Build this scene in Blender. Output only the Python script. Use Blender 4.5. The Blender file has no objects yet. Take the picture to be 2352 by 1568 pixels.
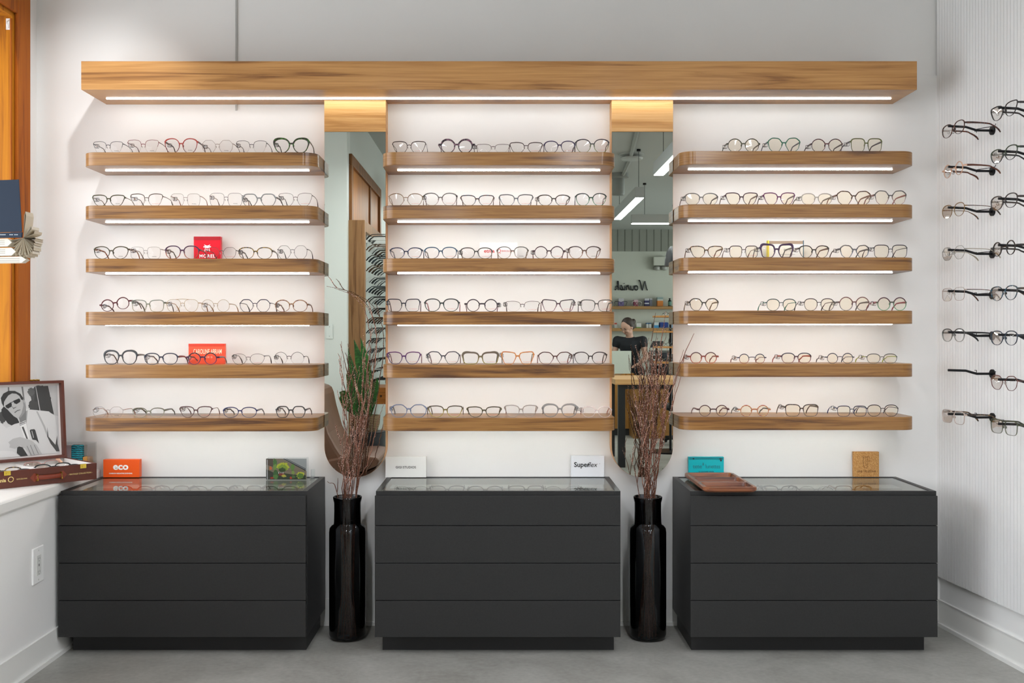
import bpy, bmesh, math, random
from mathutils import Vector, Matrix
PI = math.pi
S = bpy.context.scene
COL = S.collection
random.seed(7)
# ---------------------------------------------------------------- camera, light, exposure
F = 2360.0; VPX, VPY = 1146.0, 770.0; EYE = 1.125; CAMY = -4.0
cd = bpy.data.cameras.new('camera'); cam = bpy.data.objects.new('camera', cd); COL.objects.link(cam)
cd.sensor_width = 36.0; cd.lens = F / 2352 * 36.0
cd.shift_x = (1176 - VPX) / 2352; cd.shift_y = -(784 - VPY) / 2352
cam.location = (0, CAMY, EYE); cam.rotation_euler = (PI / 2, 0, 0); cd.clip_start = 0.05
S.camera = cam
S.view_settings.view_transform = 'Standard'; S.view_settings.look = 'None'
S.view_settings.gamma = 1; S.view_settings.exposure = 0.0; S.view_settings.use_curve_mapping = False
S.cycles.use_denoising = True; S.cycles.max_bounces = 12; S.cycles.transparent_max_bounces = 40
S.cycles.sample_clamp_indirect = 6.0; S.cycles.caustics_reflective = False; S.cycles.caustics_refractive = False
w = bpy.data.worlds.new('sky'); S.world = w; w.use_nodes = True
w.node_tree.nodes['Background'].inputs[0].default_value = (0.80, 0.90, 1.0, 1)
w.node_tree.nodes['Background'].inputs[1].default_value = 2.2
LED, PEND = 30.0, 60.0
CEIL = 2.73

def area(name, loc, rot, sx, sy, power, col=(1, 1, 1), spread=PI):
    l = bpy.data.lights.new(name, 'AREA'); l.shape = 'RECTANGLE'; l.size = sx; l.size_y = sy; l.energy = power; l.color = col; l.spread = spread
    o = bpy.data.objects.new(name, l); o.location = loc; o.rotation_euler = rot; COL.objects.link(o); return o
def spot(name, loc, to, power, angle, blend=0.9, rad=0.02, col=(0.96, 0.985, 1.0)):
    l = bpy.data.lights.new(name, 'SPOT'); l.energy = power; l.spot_size = angle; l.spot_blend = blend; l.shadow_soft_size = rad; l.color = col
    o = bpy.data.objects.new(name, l); o.location = loc
    o.rotation_euler = (Vector(to) - Vector(loc)).to_track_quat('-Z', 'Y').to_euler(); COL.objects.link(o); return o
# daylight through the window in the left wall
area('daylight_window_left', (-2.24, -1.6, 1.45), (0, -PI / 2, 0), 1.55, 2.6, 42, (0.9, 0.95, 1.0))
# unseen fill light added behind the camera to brighten the far wall
area('daylight_shop_window', (5.75, -8.6, 1.35), (0, PI / 2, 0), 2.2, 5.0, 170, (0.95, 0.98, 1.0))
# track spots on the ceiling
SPOTS = [((-1.22, -0.74, CEIL - .10), (-1.72, 0.0, 1.5), 27, 1.3), ((0.55, -1.9, CEIL - .10), (1.6, -0.7, 1.5), 8, 1.7)]
for a_, b_, p_, an_ in SPOTS: spot('track_spot_light', a_, b_, p_, an_)

# ---------------------------------------------------------------- helpers
def lin(h):
    h = h.lstrip('#'); out = []
    for i in (0, 2, 4):
        c = int(h[i:i + 2], 16) / 255; out.append(c / 12.92 if c <= .04045 else ((c + .055) / 1.055) ** 2.4)
    return (*out, 1)
MC = {}
def newmat(name):
    m = bpy.data.materials.new(name); m.use_nodes = True; nt = m.node_tree; nt.nodes.clear()
    out = nt.nodes.new('ShaderNodeOutputMaterial'); return m, nt, out
def N(nt, t, **k):
    n = nt.nodes.new('ShaderNode' + t)
    for a, b in k.items(): setattr(n, a, b)
    return n
def pbsdf(nt, out, col=None, rough=.5, metal=0, spec=.5, coat=0):
    b = N(nt, 'BsdfPrincipled')
    if col is not None: b.inputs['Base Color'].default_value = col
    b.inputs['Roughness'].default_value = rough; b.inputs['Metallic'].default_value = metal
    b.inputs['Specular IOR Level'].default_value = spec; b.inputs['Coat Weight'].default_value = coat
    nt.links.new(b.outputs[0], out.inputs[0]); return b
def plain(hexc, rough=.5, metal=0, spec=.5, coat=0, var=.0, vscale=20, bump=0):
    key = ('plain', hexc, rough, metal, spec, coat, var, vscale, bump)
    if key in MC: return MC[key]
    m, nt, out = newmat('surface_' + hexc.strip('#')); b = pbsdf(nt, out, lin(hexc), rough, metal, spec, coat)
    if var or bump:
        tc = N(nt, 'TexCoord'); no = N(nt, 'TexNoise'); no.inputs['Scale'].default_value = vscale; no.inputs['Detail'].default_value = 5
        nt.links.new(tc.outputs['Object'], no.inputs['Vector'])
        if var:
            c = lin(hexc); cr = N(nt, 'ValToRGB'); cr.color_ramp.elements[0].position = .3; cr.color_ramp.elements[1].position = .7
            cr.color_ramp.elements[0].color = tuple(max(0, x * (1 - var)) for x in c[:3]) + (1,)
            cr.color_ramp.elements[1].color = tuple(min(1, x * (1 + var)) for x in c[:3]) + (1,)
            nt.links.new(no.outputs[0], cr.inputs[0]); nt.links.new(cr.outputs[0], b.inputs['Base Color'])
        if bump:
            bu = N(nt, 'Bump'); bu.inputs['Strength'].default_value = bump; bu.inputs['Distance'].default_value = .002
            nt.links.new(no.outputs[0], bu.inputs['Height']); nt.links.new(bu.outputs[0], b.inputs['Normal'])
    MC[key] = m; return m
def emit(hexc, strength):
    key = ('emit', hexc, strength)
    if key in MC: return MC[key]
    m, nt, out = newmat('lit_diffuser'); e = N(nt, 'Emission'); e.inputs[0].default_value = lin(hexc); e.inputs[1].default_value = strength
    nt.links.new(e.outputs[0], out.inputs[0]); MC[key] = m; return m
def wood(cd_, cm, cl, axis=0, scale=1.0, rough=.42, coat=0, wrap=False):
    k = ('wood', cd_, cm, cl, axis, scale, rough, coat, wrap)
    if k in MC: return MC[k]
    m, nt, out = newmat('wood_grain'); b = pbsdf(nt, out, None, rough, 0, .4, coat); b.inputs['Coat Roughness'].default_value = .16
    tc = N(nt, 'TexCoord'); oi = N(nt, 'ObjectInfo'); ad = N(nt, 'VectorMath', operation='ADD'); mu = N(nt, 'VectorMath', operation='MULTIPLY')
    sc = N(nt, 'VectorMath', operation='MULTIPLY'); sc.inputs[1].default_value = (37, 19, 23)
    cb = N(nt, 'CombineXYZ'); nt.links.new(oi.outputs['Random'], cb.inputs[0]); nt.links.new(oi.outputs['Random'], cb.inputs[1]); nt.links.new(oi.outputs['Random'], cb.inputs[2])
    nt.links.new(cb.outputs[0], sc.inputs[0]); nt.links.new(tc.outputs['Object'], ad.inputs[0]); nt.links.new(sc.outputs[0], ad.inputs[1])
    v = [14.0 * scale] * 3; v[axis] = .9 * scale; v[1] = 1.6 if wrap else v[1]; mu.inputs[1].default_value = v; nt.links.new(ad.outputs[0], mu.inputs[0])
    n1 = N(nt, 'TexNoise'); n1.inputs['Scale'].default_value = 1.9; n1.inputs['Detail'].default_value = 7; n1.inputs['Roughness'].default_value = .55; n1.inputs['Distortion'].default_value = .7
    nt.links.new(mu.outputs[0], n1.inputs['Vector'])
    mu2 = N(nt, 'VectorMath', operation='MULTIPLY'); v2 = [170.0 * scale] * 3; v2[axis] = 4.0 * scale; v2[1] = 6.0 if wrap else v2[1]; mu2.inputs[1].default_value = v2; nt.links.new(ad.outputs[0], mu2.inputs[0])
    n2 = N(nt, 'TexNoise'); n2.inputs['Scale'].default_value = 1.3; n2.inputs['Detail'].default_value = 3; nt.links.new(mu2.outputs[0], n2.inputs['Vector'])
    mm = N(nt, 'Math', operation='MULTIPLY'); mm.inputs[1].default_value = 16.0; nt.links.new(n1.outputs[0], mm.inputs[0])
    sn = N(nt, 'Math', operation='SINE'); nt.links.new(mm.outputs[0], sn.inputs[0])
    m2 = N(nt, 'Math', operation='MULTIPLY_ADD'); m2.inputs[1].default_value = .07; m2.inputs[2].default_value = 0; nt.links.new(sn.outputs[0], m2.inputs[0])
    a1 = N(nt, 'Math', operation='ADD'); nt.links.new(m2.outputs[0], a1.inputs[0]); nt.links.new(n1.outputs[0], a1.inputs[1])
    m3 = N(nt, 'Math', operation='MULTIPLY_ADD'); m3.inputs[1].default_value = .42; nt.links.new(n2.outputs[0], m3.inputs[0]); nt.links.new(a1.outputs[0], m3.inputs[2])
    cr = N(nt, 'ValToRGB'); e = cr.color_ramp.elements; e[0].position = .50; e[0].color = lin(cd_); e[1].position = .92; e[1].color = lin(cl)
    q = cr.color_ramp.elements.new(.70); q.color = lin(cm)
    nt.links.new(m3.outputs[0], cr.inputs[0]); nt.links.new(cr.outputs[0], b.inputs['Base Color'])
    bu = N(nt, 'Bump'); bu.inputs['Strength'].default_value = .08; bu.inputs['Distance'].default_value = .001
    nt.links.new(n2.outputs[0], bu.inputs['Height']); nt.links.new(bu.outputs[0], b.inputs['Normal'])
    MC[k] = m; return m
def thin_glass(tint='#ffffff', refl=1.0, rough=0.0, base=.0, key=''):
    """thin clear pane: tinted see-through with Fresnel mirror"""
    k = ('glass', tint, refl, rough, base)
    if k in MC: return MC[k]
    m, nt, out = newmat('clear_sheet'); t = N(nt, 'BsdfTransparent'); t.inputs[0].default_value = lin(tint)
    g = N(nt, 'BsdfGlossy'); g.inputs['Roughness'].default_value = rough
    lw = N(nt, 'Fresnel'); lw.inputs[0].default_value = 1.5
    mu = N(nt, 'Math', operation='MULTIPLY_ADD'); mu.inputs[1].default_value = refl; mu.inputs[2].default_value = base; mu.use_clamp = True
    nt.links.new(lw.outputs[0], mu.inputs[0]); mx = N(nt, 'MixShader'); nt.links.new(mu.outputs[0], mx.inputs[0])
    nt.links.new(t.outputs[0], mx.inputs[1]); nt.links.new(g.outputs[0], mx.inputs[2]); nt.links.new(mx.outputs[0], out.inputs[0])
    MC[k] = m; return m

class MB:
    def __init__(s): s.v = []; s.f = []; s.mi = []; s.cur = 0; s.mats = []
    def slot(s, m):
        if m not in s.mats: s.mats.append(m)
        s.cur = s.mats.index(m); return s
    def add(s, vs, fs):
        b = len(s.v); s.v += [tuple(x) for x in vs]
        for f in fs: s.f.append([b + i for i in f]); s.mi.append(s.cur)
        return s
    def box(s, x0, x1, y0, y1, z0, z1):
        vs = [(x, y, z) for z in (z0, z1) for y in (y0, y1) for x in (x0, x1)]
        return s.add(vs, [(0, 2, 3, 1), (4, 5, 7, 6), (0, 1, 5, 4), (2, 6, 7, 3), (0, 4, 6, 2), (1, 3, 7, 5)])
    def obox(s, M, hx, hy, hz):
        vs = [M @ Vector((x, y, z)) for z in (-hz, hz) for y in (-hy, hy) for x in (-hx, hx)]
        return s.add(vs, [(0, 2, 3, 1), (4, 5, 7, 6), (0, 1, 5, 4), (2, 6, 7, 3), (0, 4, 6, 2), (1, 3, 7, 5)])
    def prism(s, pts, fn0, fn1, caps=True):
        n = len(pts); vs = [fn0(*p) for p in pts] + [fn1(*p) for p in pts]
        fs = [(i, (i + 1) % n, n + (i + 1) % n, n + i) for i in range(n)]
        if caps: fs += [tuple(reversed(range(n))), tuple(range(n, 2 * n))]
        return s.add(vs, fs)
    def tube(s, path, r, n=8, closed=False, ry=None, up=(0, 0, 1), cap=True):
        """r: radius or list; ry: second radius (along 'up'), list or None"""
        P = [Vector(p) for p in path]; k = len(P)
        R = r if isinstance(r, (list, tuple)) else [r] * k
        RY = R if ry is None else (ry if isinstance(ry, (list, tuple)) else [ry] * k)
        vs = []; U0 = Vector(up)
        for i in range(k):
            if closed: t = P[(i + 1) % k] - P[i - 1]
            else: t = P[min(i + 1, k - 1)] - P[max(i - 1, 0)]
            if t.length < 1e-9: t = Vector((0, 0, 1))
            t.normalize(); a = t.cross(U0)
            if a.length < 1e-4: a = t.cross(Vector((1, 0, 0.01)))
            a.normalize(); b = a.cross(t).normalized()
            for j in range(n):
                th = 2 * PI * j / n; vs.append(P[i] + a * (R[i] * math.cos(th)) + b * (RY[i] * math.sin(th)))
        fs = []
        for i in range(k if closed else k - 1):
            i2 = (i + 1) % k
            for j in range(n): fs.append((i * n + j, i * n + (j + 1) % n, i2 * n + (j + 1) % n, i2 * n + j))
        if cap and not closed: fs += [tuple(reversed(range(n))), tuple(range((k - 1) * n, k * n))]
        return s.add(vs, fs)
    def lathe(s, prof, c=(0, 0, 0), n=32, closed=False):
        vs = []; k = len(prof)
        for r, z in prof:
            for j in range(n):
                th = 2 * PI * j / n; vs.append((c[0] + r * math.cos(th), c[1] + r * math.sin(th), c[2] + z))
        fs = []
        for i in range(k - 1 + (1 if closed else 0)):
            i2 = (i + 1) % k
            for j in range(n): fs.append((i * n + j, i * n + (j + 1) % n, i2 * n + (j + 1) % n, i2 * n + j))
        return s.add(vs, fs)
    def ell(s, c, rx, ry, rz, n=12, m=8):
        vs = [(c[0], c[1], c[2] - rz)]
        for i in range(1, m):
            ph = -PI / 2 + PI * i / m
            for j in range(n):
                th = 2 * PI * j / n; vs.append((c[0] + rx * math.cos(ph) * math.cos(th), c[1] + ry * math.cos(ph) * math.sin(th), c[2] + rz * math.sin(ph)))
        vs.append((c[0], c[1], c[2] + rz)); fs = [(0, 1 + (j + 1) % n, 1 + j) for j in range(n)]
        for i in range(m - 2):
            for j in range(n): fs.append((1 + i * n + j, 1 + i * n + (j + 1) % n, 1 + (i + 1) * n + (j + 1) % n, 1 + (i + 1) * n + j))
        t = len(vs) - 1; b = 1 + (m - 2) * n; fs += [(t, b + j, b + (j + 1) % n) for j in range(n)]
        return s.add(vs, fs)
    def xf(s, M, start=0):
        for i in range(start, len(s.v)): s.v[i] = tuple(M @ Vector(s.v[i]))
        return s
    def mesh(s, name, mat=None, smooth=False, sharp=None):
        me = bpy.data.meshes.new(name); me.from_pydata(s.v, [], s.f); me.validate()
        if s.mats:
            for m in s.mats: me.materials.append(m)
            if len(me.polygons) == len(s.mi): me.polygons.foreach_set('material_index', s.mi)
        elif mat is not None: me.materials.append(mat)
        if smooth:
            me.polygons.foreach_set('use_smooth', [True] * len(me.polygons))
            if sharp: me.set_sharp_from_angle(angle=sharp)
        me.update(); return me
    def build(s, name, mat=None, parent=None, smooth=False, sharp=.7, local=False, bevel=0):
        if parent is not None and not local:
            L = parent_world(parent); s.v = [(a - L[0], b - L[1], c - L[2]) for a, b, c in s.v]
        o = bpy.data.objects.new(name, s.mesh(name, mat, smooth, sharp)); COL.objects.link(o)
        if parent is not None: o.parent = parent
        if bevel:
            md = o.modifiers.new('edge', 'BEVEL'); md.width = bevel; md.segments = 2; md.limit_method = 'ANGLE'; md.angle_limit = .6
            o.modifiers.new('wn', 'WEIGHTED_NORMAL') if False else None
        return o
def parent_world(p):
    L = Vector((0, 0, 0))
    while p is not None: L += Vector(p.location); p = p.parent
    return L
def tag(o, label, cat, group=None, kind=None):
    o['label'] = label; o['category'] = cat
    if group: o['group'] = group
    if kind: o['kind'] = kind
    return o
def thing(name, loc, label, cat, group=None, rz=0):
    o = bpy.data.objects.new(name, None); COL.objects.link(o); o.location = loc; o.rotation_euler = (0, 0, rz); o.empty_display_size = .02
    return tag(o, label, cat, group)
def single(name, mb, mat, loc, label, cat, group=None, **k):
    mb.v = [(a - loc[0], b - loc[1], c - loc[2]) for a, b, c in mb.v]
    o = mb.build(name, mat, None, **k); o.location = loc; return tag(o, label, cat, group)
def struct(name, mb, mat, **k):
    o = mb.build(name, mat, None, **k); o['kind'] = 'structure'; return o
def text(body, parent, loc, size, mat, name='lettering', rot=(PI / 2, 0, 0), align='CENTER', bold=0, sx=1.0, shear=0, ext=.0002, space=1.0):
    key = ('txt', body, size, bold, shear, ext, mat.name, space, align); me = MC.get(key)
    if me is None:
        c = bpy.data.curves.new(name, 'FONT'); c.body = body; c.size = size; c.align_x = align; c.align_y = 'CENTER'; c.extrude = ext; c.offset = bold; c.shear = shear
        c.space_character = space; c.resolution_u = 3
        tmp = bpy.data.objects.new('tmp', c); COL.objects.link(tmp); dg = bpy.context.evaluated_depsgraph_get(); me = bpy.data.meshes.new_from_object(tmp.evaluated_get(dg))
        bpy.data.objects.remove(tmp); bpy.data.curves.remove(c); me.name = name; me.materials.clear(); me.materials.append(mat); MC[key] = me
    o = bpy.data.objects.new(name, me); COL.objects.link(o); o.parent = parent; o.location = loc; o.rotation_euler = rot; o.scale = (sx, 1, 1); return o
def P(u, v, D): return ((u - VPX) * D / F, CAMY + D, EYE - (v - VPY) * D / F)
MIRY = -.08
def V(u, v, D):
    """real place of a thing seen at pixel u,v in a wall mirror at optical distance D"""
    return ((u - VPX) * D / F, 2 * MIRY - (CAMY + D), EYE - (v - VPY) * D / F)

# ---------------------------------------------------------------- materials
M_WALL = plain('#ecebe9', .6, var=.012, vscale=3, bump=.05)
M_GREY = plain('#d3d3d0', .7, var=.015, vscale=3)
M_WHITE = plain('#f8f8f6', .45)
M_TRIM = plain('#e9e8e4', .35)
M_SHELF = wood('#523012', '#805522', '#a87940', 0, 1.0, .5, .5, True)
M_CANOPY = wood('#80542a', '#a87640', '#c89558', 0, .8, .5, .35, True)
M_HEAD = wood('#b98446', '#cf9c5c', '#e0b47a', 0, .9, .42)
M_EDGE = plain('#d9a878', .5, var=.06, vscale=60)
M_PINE = wood('#8e5000', '#ac6800', '#c07a04', 2, 1.0, .75)
M_PINE2 = wood('#834202', '#a05204', '#b06208', 2, 1.2, .75)
M_DARK = plain('#262626', .45, spec=.35, var=.12, vscale=160, bump=.12)
M_KICK = plain('#1c1c1d', .55)
M_BLACK = plain('#101012', .4)
M_BLKMET = plain('#1b1b1d', .35, metal=.6)
M_GOLD = plain('#e0c050', .22, metal=1)
M_STEEL = plain('#c8c8ca', .25, metal=1)
M_GLASS = thin_glass('#f6fff9', 1.35)
M_ACRYL = thin_glass('#fafcfc', .6, base=.01)
M_LENS = thin_glass('#fafafa', .5, base=.0)
M_LENSW = thin_glass('#fbf6ea', .55, base=.0)
M_LEDE = emit('#f7f9f6', LED)

# ---------------------------------------------------------------- room shell
XL, XU, XR = -1.556, -1.800, 1.712      # low left wall, upper left wall, right corner
K = .0894                                # the right wall opens by 5 degrees
def xr(y): return XR + K * (-y)
YB, YF = 0.0, -12.1
flo = MB(); flo.box(-3.2, 6.0, YF - .3, .3, -.1, 0)
m, nt, out = newmat('concrete_vinyl'); b = pbsdf(nt, out, None, .42, 0, .4)
tc = N(nt, 'TexCoord'); n1 = N(nt, 'TexNoise'); n1.inputs['Scale'].default_value = 3.2; n1.inputs['Detail'].default_value = 9; n1.inputs['Roughness'].default_value = .68; n1.inputs['Distortion'].default_value = .5
n2 = N(nt, 'TexNoise'); n2.inputs['Scale'].default_value = 55; n2.inputs['Detail'].default_value = 4
for n_ in (n1, n2): nt.links.new(tc.outputs['Object'], n_.inputs['Vector'])
ad = N(nt, 'Math', operation='MULTIPLY_ADD'); ad.inputs[1].default_value = .35; nt.links.new(n2.outputs[0], ad.inputs[0]); nt.links.new(n1.outputs[0], ad.inputs[2])
cr = N(nt, 'ValToRGB'); cr.color_ramp.elements[0].position = .45; cr.color_ramp.elements[0].color = lin('#85837c'); cr.color_ramp.elements[1].position = .9; cr.color_ramp.elements[1].color = lin('#aaa9a3')
nt.links.new(ad.outputs[0], cr.inputs[0]); nt.links.new(cr.outputs[0], b.inputs['Base Color'])
bu = N(nt, 'Bump'); bu.inputs['Strength'].default_value = .15; bu.inputs['Distance'].default_value = .002; nt.links.new(n2.outputs[0], bu.inputs['Height']); nt.links.new(bu.outputs[0], b.inputs['Normal'])
struct('floor', flo, m)
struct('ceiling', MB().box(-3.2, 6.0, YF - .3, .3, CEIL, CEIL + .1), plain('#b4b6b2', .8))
struct('wall_back', MB().box(-2.3, 2.2, 0.0, .12, 0, CEIL), M_WALL)
# lower display panel standing a little proud of the upper wall, right of the seam
struct('trim_1', MB().box((543 - VPX) / 590 - .003, (543 - VPX) / 590 + .003, -.006, .01, 2.0, CEIL), plain('#b5b5b2', .6))
struct('wall_panel', MB().box(-.60, XR + .004, -.010, 0.0, .1, 2.133), M_WALL)
# left: low wall carrying the ledge, upper wall with the window opening
struct('wall_left_low', MB().prism([(XL, 0), (XL - .008, -3.13), (-2.2, -3.13), (-2.2, 0)], lambda x, y: (x, y, 0), lambda x, y: (x, y, .563)), M_WALL)
led = MB(); led.prism([(-1.548, 0.0), (-1.553, -3.13), (-2.2, -3.13), (-2.2, 0.0)], lambda x, y: (x, y, .562), lambda x, y: (x, y, .606))
struct('trim_ledge', led, M_TRIM, bevel=.008)
WY0, WY1, WZ1 = -.180, -2.85, 2.325      # window opening
struct('wall_left', MB().box(-2.3, XU, WY0, 0, .60, CEIL).box(-2.3, XU, WY1, WY0, WZ1, CEIL).box(-2.3, XU, -3.16, WY1, .6, CEIL), M_WALL)
struct('wall_left_outer', MB().box(-2.32, -2.3, -3.16, .1, 0, .60), M_WALL)
wn = MB()
wn.box(-2.3, XU + .0, WY0 - .02, WY0, .606, WZ1).box(-2.3, XU, WY1, WY1 + .02, .606, WZ1).box(-2.3, XU, WY1 + .02, WY0 - .02, WZ1 - .02, WZ1)
fw = struct('window_1', wn, M_PINE)
cs = MB(); cs.box(XU, XU + .015, WY0 - .005, WY0 + .098, .606, WZ1 + .088).box(XU, XU + .015, WY1 - .088, WY1 + .005, .606, WZ1 + .088).box(XU, XU + .015, WY1 + .005, WY0 - .005, WZ1 - .005, WZ1 + .088)
cs.build('window_casing', M_PINE2, fw, bevel=.004)
sh = MB(); sh.box(-2.29, -2.25, WY0 - .07, WY0 - .02, .61, WZ1 - .02).box(-2.29, -2.25, WY1 + .02, WY1 + .07, .61, WZ1 - .02).box(-2.29, -2.25, WY1 + .07, WY0 - .07, WZ1 - .08, WZ1 - .02).box(-2.29, -2.25, WY1 + .07, WY0 - .07, .61, .67).box(-2.29, -2.25, -1.57, -1.52, .67, WZ1 - .08)
sh.build('window_sash', M_PINE, fw)
MB().box(-2.272, -2.268, WY1 + .07, WY0 - .07, .67, WZ1 - .08).build('window_pane', thin_glass('#ffffff', 1.0), fw)
# thin stop bead on the jamb
MB().box(XU - .004, XU + .0, WY0 - .03, WY0 - .02, .61, WZ1 - .03).build('window_bead', M_PINE2, fw)
# right wall (opens outward), grooved panel on it
def rq(y0, y1, off, z0, z1, mb, th=.02):
    """box along the right wall between depths y0>y1, 'off' proud of it"""
    n = math.hypot(1, K); nx, ny = -1 / n, -K / n
    pts = [(xr(y0) + nx * off, y0 + ny * off), (xr(y1) + nx * off, y1 + ny * off), (xr(y1) + nx * (off - th), y1 + ny * (off - th)), (xr(y0) + nx * (off - th), y0 + ny * (off - th))]
    return mb.prism(pts, lambda x, y: (x, y, z0), lambda x, y: (x, y, z1))
struct('wall_right', rq(.05, -5.2, 0, 0, CEIL, MB(), .15), M_WALL)
pn = MB(); yy = -.008; pitch = .0195
pn.slot(plain('#8f8f8c', .7)); rq(-.004, -3.4, .006, .191, CEIL, pn, .006)
pn.slot(M_WALL)
while yy > -3.4:
    rq(yy, yy - pitch + .0016, .012, .191, CEIL, pn, .008); yy -= pitch
struct('wall_right_panel', pn, None)
for nm, z0, z1, off, th in (('baseboard_right', 0, .100, .006, .008), ('trim_right_bead', 0, .014, .016, .012)):
    struct(nm, rq(-.002, -5.2, off, z0, z1, MB(), th), M_TRIM)
struct('trim_right_cap', rq(-.002, -5.2, .009, .098, .1015, MB(), .01), M_TRIM)
struct('baseboard_back', MB().box(-1.55, XR, -.008, 0, 0, .100).box(-1.55, XR, -.018, 0, 0, .014), M_TRIM)
struct('baseboard_left', MB().prism([(XL + .008, 0), (XL + .0, -3.13), (XL - .02, -3.13), (XL - .02, 0)], lambda x, y: (x, y, 0), lambda x, y: (x, y, .100)).prism([(XL + .018, 0), (XL + .01, -3.13), (XL - .02, -3.13), (XL - .02, 0)], lambda x, y: (x, y, 0), lambda x, y: (x, y, .014)), M_TRIM)
# rest of the room, seen in the mirrors
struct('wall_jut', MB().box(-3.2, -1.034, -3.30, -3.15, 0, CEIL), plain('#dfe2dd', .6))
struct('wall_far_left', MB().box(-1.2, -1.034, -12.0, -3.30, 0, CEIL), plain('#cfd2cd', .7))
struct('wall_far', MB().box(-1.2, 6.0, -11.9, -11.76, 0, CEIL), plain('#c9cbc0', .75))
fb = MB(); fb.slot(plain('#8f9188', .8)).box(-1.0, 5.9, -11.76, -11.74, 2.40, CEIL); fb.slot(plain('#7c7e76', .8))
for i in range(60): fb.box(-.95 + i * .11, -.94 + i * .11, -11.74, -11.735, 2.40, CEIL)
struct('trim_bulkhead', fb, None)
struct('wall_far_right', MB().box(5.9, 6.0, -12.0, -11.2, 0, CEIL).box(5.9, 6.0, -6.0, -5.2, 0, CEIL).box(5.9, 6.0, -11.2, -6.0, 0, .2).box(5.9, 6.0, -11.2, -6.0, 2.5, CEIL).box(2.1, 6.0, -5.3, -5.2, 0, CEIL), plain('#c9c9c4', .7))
sw = struct('window_3', MB().box(5.9, 5.96, -11.2, -11.12, .2, 2.5).box(5.9, 5.96, -6.08, -6.0, .2, 2.5).box(5.9, 5.96, -8.64, -8.56, .2, 2.5).box(5.9, 5.96, -11.2, -6.0, .2, .28).box(5.9, 5.96, -11.2, -6.0, 2.42, 2.5), M_BLACK)  # made-up window, out of view, added to go with the rear fill light
MB().box(5.93, 5.935, -11.12, -6.08, .28, 2.42).build('window_pane', thin_glass('#ffffff', 1.0), sw)

# ---------------------------------------------------------------- display wall
TOPZ = [EYE + .671 - .1946 * i for i in range(6)]
TH = .048; SD = .24
BAYS = {'left': (-1.530, -.668, -.001), 'middle': (-.430, .4286, 0.0), 'right': (.666, 1.530, .0035)}
ORD = ['top', 'second', 'third', 'fourth', 'fifth', 'bottom']
def shelf(x0, x1, zt, label):
    r = .055; ang = [PI / 2 * k / 20 for k in range(21)]
    pts = [(x0, -.001)] + [(x0 + r - r * math.cos(a), -SD + r - r * math.sin(a)) for a in ang] + [(x1 - r + r * math.sin(a), -SD + r - r * math.cos(a)) for a in ang] + [(x1, -.001)]
    t = thing('display_shelf', ((x0 + x1) / 2, 0, zt - TH), label, 'shelf', 'oak display shelves with light strips')
    mb = MB(); mb.prism(pts, lambda x, y: (x, y, zt - TH), lambda x, y: (x, y, zt))
    o = mb.build('shelf_board', M_SHELF, t, bevel=.0012)
    for p_ in o.data.polygons:
        p_.use_smooth = abs(p_.normal.z) < .5
    o.data.set_sharp_from_angle(angle=.5)
    MB().slot(M_LEDE).box(x0 + .048, x1 - .048, -.1295, -.1205, zt - TH - .0026, zt - TH).build('light_strip', None, t)
    return t
for bay, (x0, x1, dz) in BAYS.items():
    for i in range(6): shelf(x0, x1, TOPZ[i] + dz, f'oak veneer shelf with light strip, {ORD[i]} shelf of the {bay} eyeglasses bay')
cz0, cz1 = 2.023, 2.1275
t = thing('display_canopy', (0, 0, cz0), 'long wooden canopy box with a white light strip above the three bays', 'canopy')
MB().box(-1.528, 1.529, -.243, -.001, cz0, cz1).build('canopy_box', M_CANOPY, t, bevel=.0012)
MB().slot(emit('#f7f9f6', LED * .50)).box(-1.487, 1.485, -.110, -.100, cz0 - .003, cz0).build('light_strip', None, t)
# mirrors
m, nt, out = newmat('mirror_silver'); g = N(nt, 'BsdfGlossy'); g.inputs['Roughness'].default_value = 0; g.inputs[0].default_value = (.63, .67, .62, 1); nt.links.new(g.outputs[0], out.inputs[0]); M_MIR = m
MIRR = {'left': (-.668, -.430), 'right': (.4286, .666)}
for side, (x0, x1) in MIRR.items():
    r = (x1 - x0) / 2; cx = (x0 + x1) / 2; zb = EYE - (1096 - VPY) * 3.92 / F; zt = EYE - (303 - VPY) * 3.92 / F
    def stad(x0, x1, zb, zt, ins=0):
        r = (x1 - x0) / 2 - ins; cx = (x0 + x1) / 2
        return [(cx - r, zt)] + [(cx - r * math.cos(PI * k / 28), zb + ins + r - r * math.sin(PI * k / 28)) for k in range(29)] + [(cx + r, zt)]
    t = thing('wall_mirror', (cx, 0, zb), f'tall mirror with rounded bottom between the {side if side=="left" else "middle"} and {"middle" if side=="left" else "right"} shelves', 'mirror', 'round-bottomed wall mirrors')
    b_ = MB().prism(stad(x0 + .0015, x1 - .0015, zb, zt), lambda x, z: (x, -.0015, z), lambda x, z: (x, MIRY + .004, z)).build('mirror_backing', M_EDGE, t)
    MB().prism(stad(x0 + .0015, x1 - .0015, zb, zt, .001), lambda x, z: (x, MIRY + .004, z), lambda x, z: (x, MIRY, z)).build('mirror_glass', M_MIR, t)
    h = MB().box(x0 + .0015, x1 - .0015, MIRY, -.0015, zt + .001, cz0 - .0005)
    single('header_panel', h, M_HEAD, (cx, 0, zt), f'square honey-coloured wood panel above the {side} mirror', 'wood panel', 'wood panels above the mirrors', bevel=.001)

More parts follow.
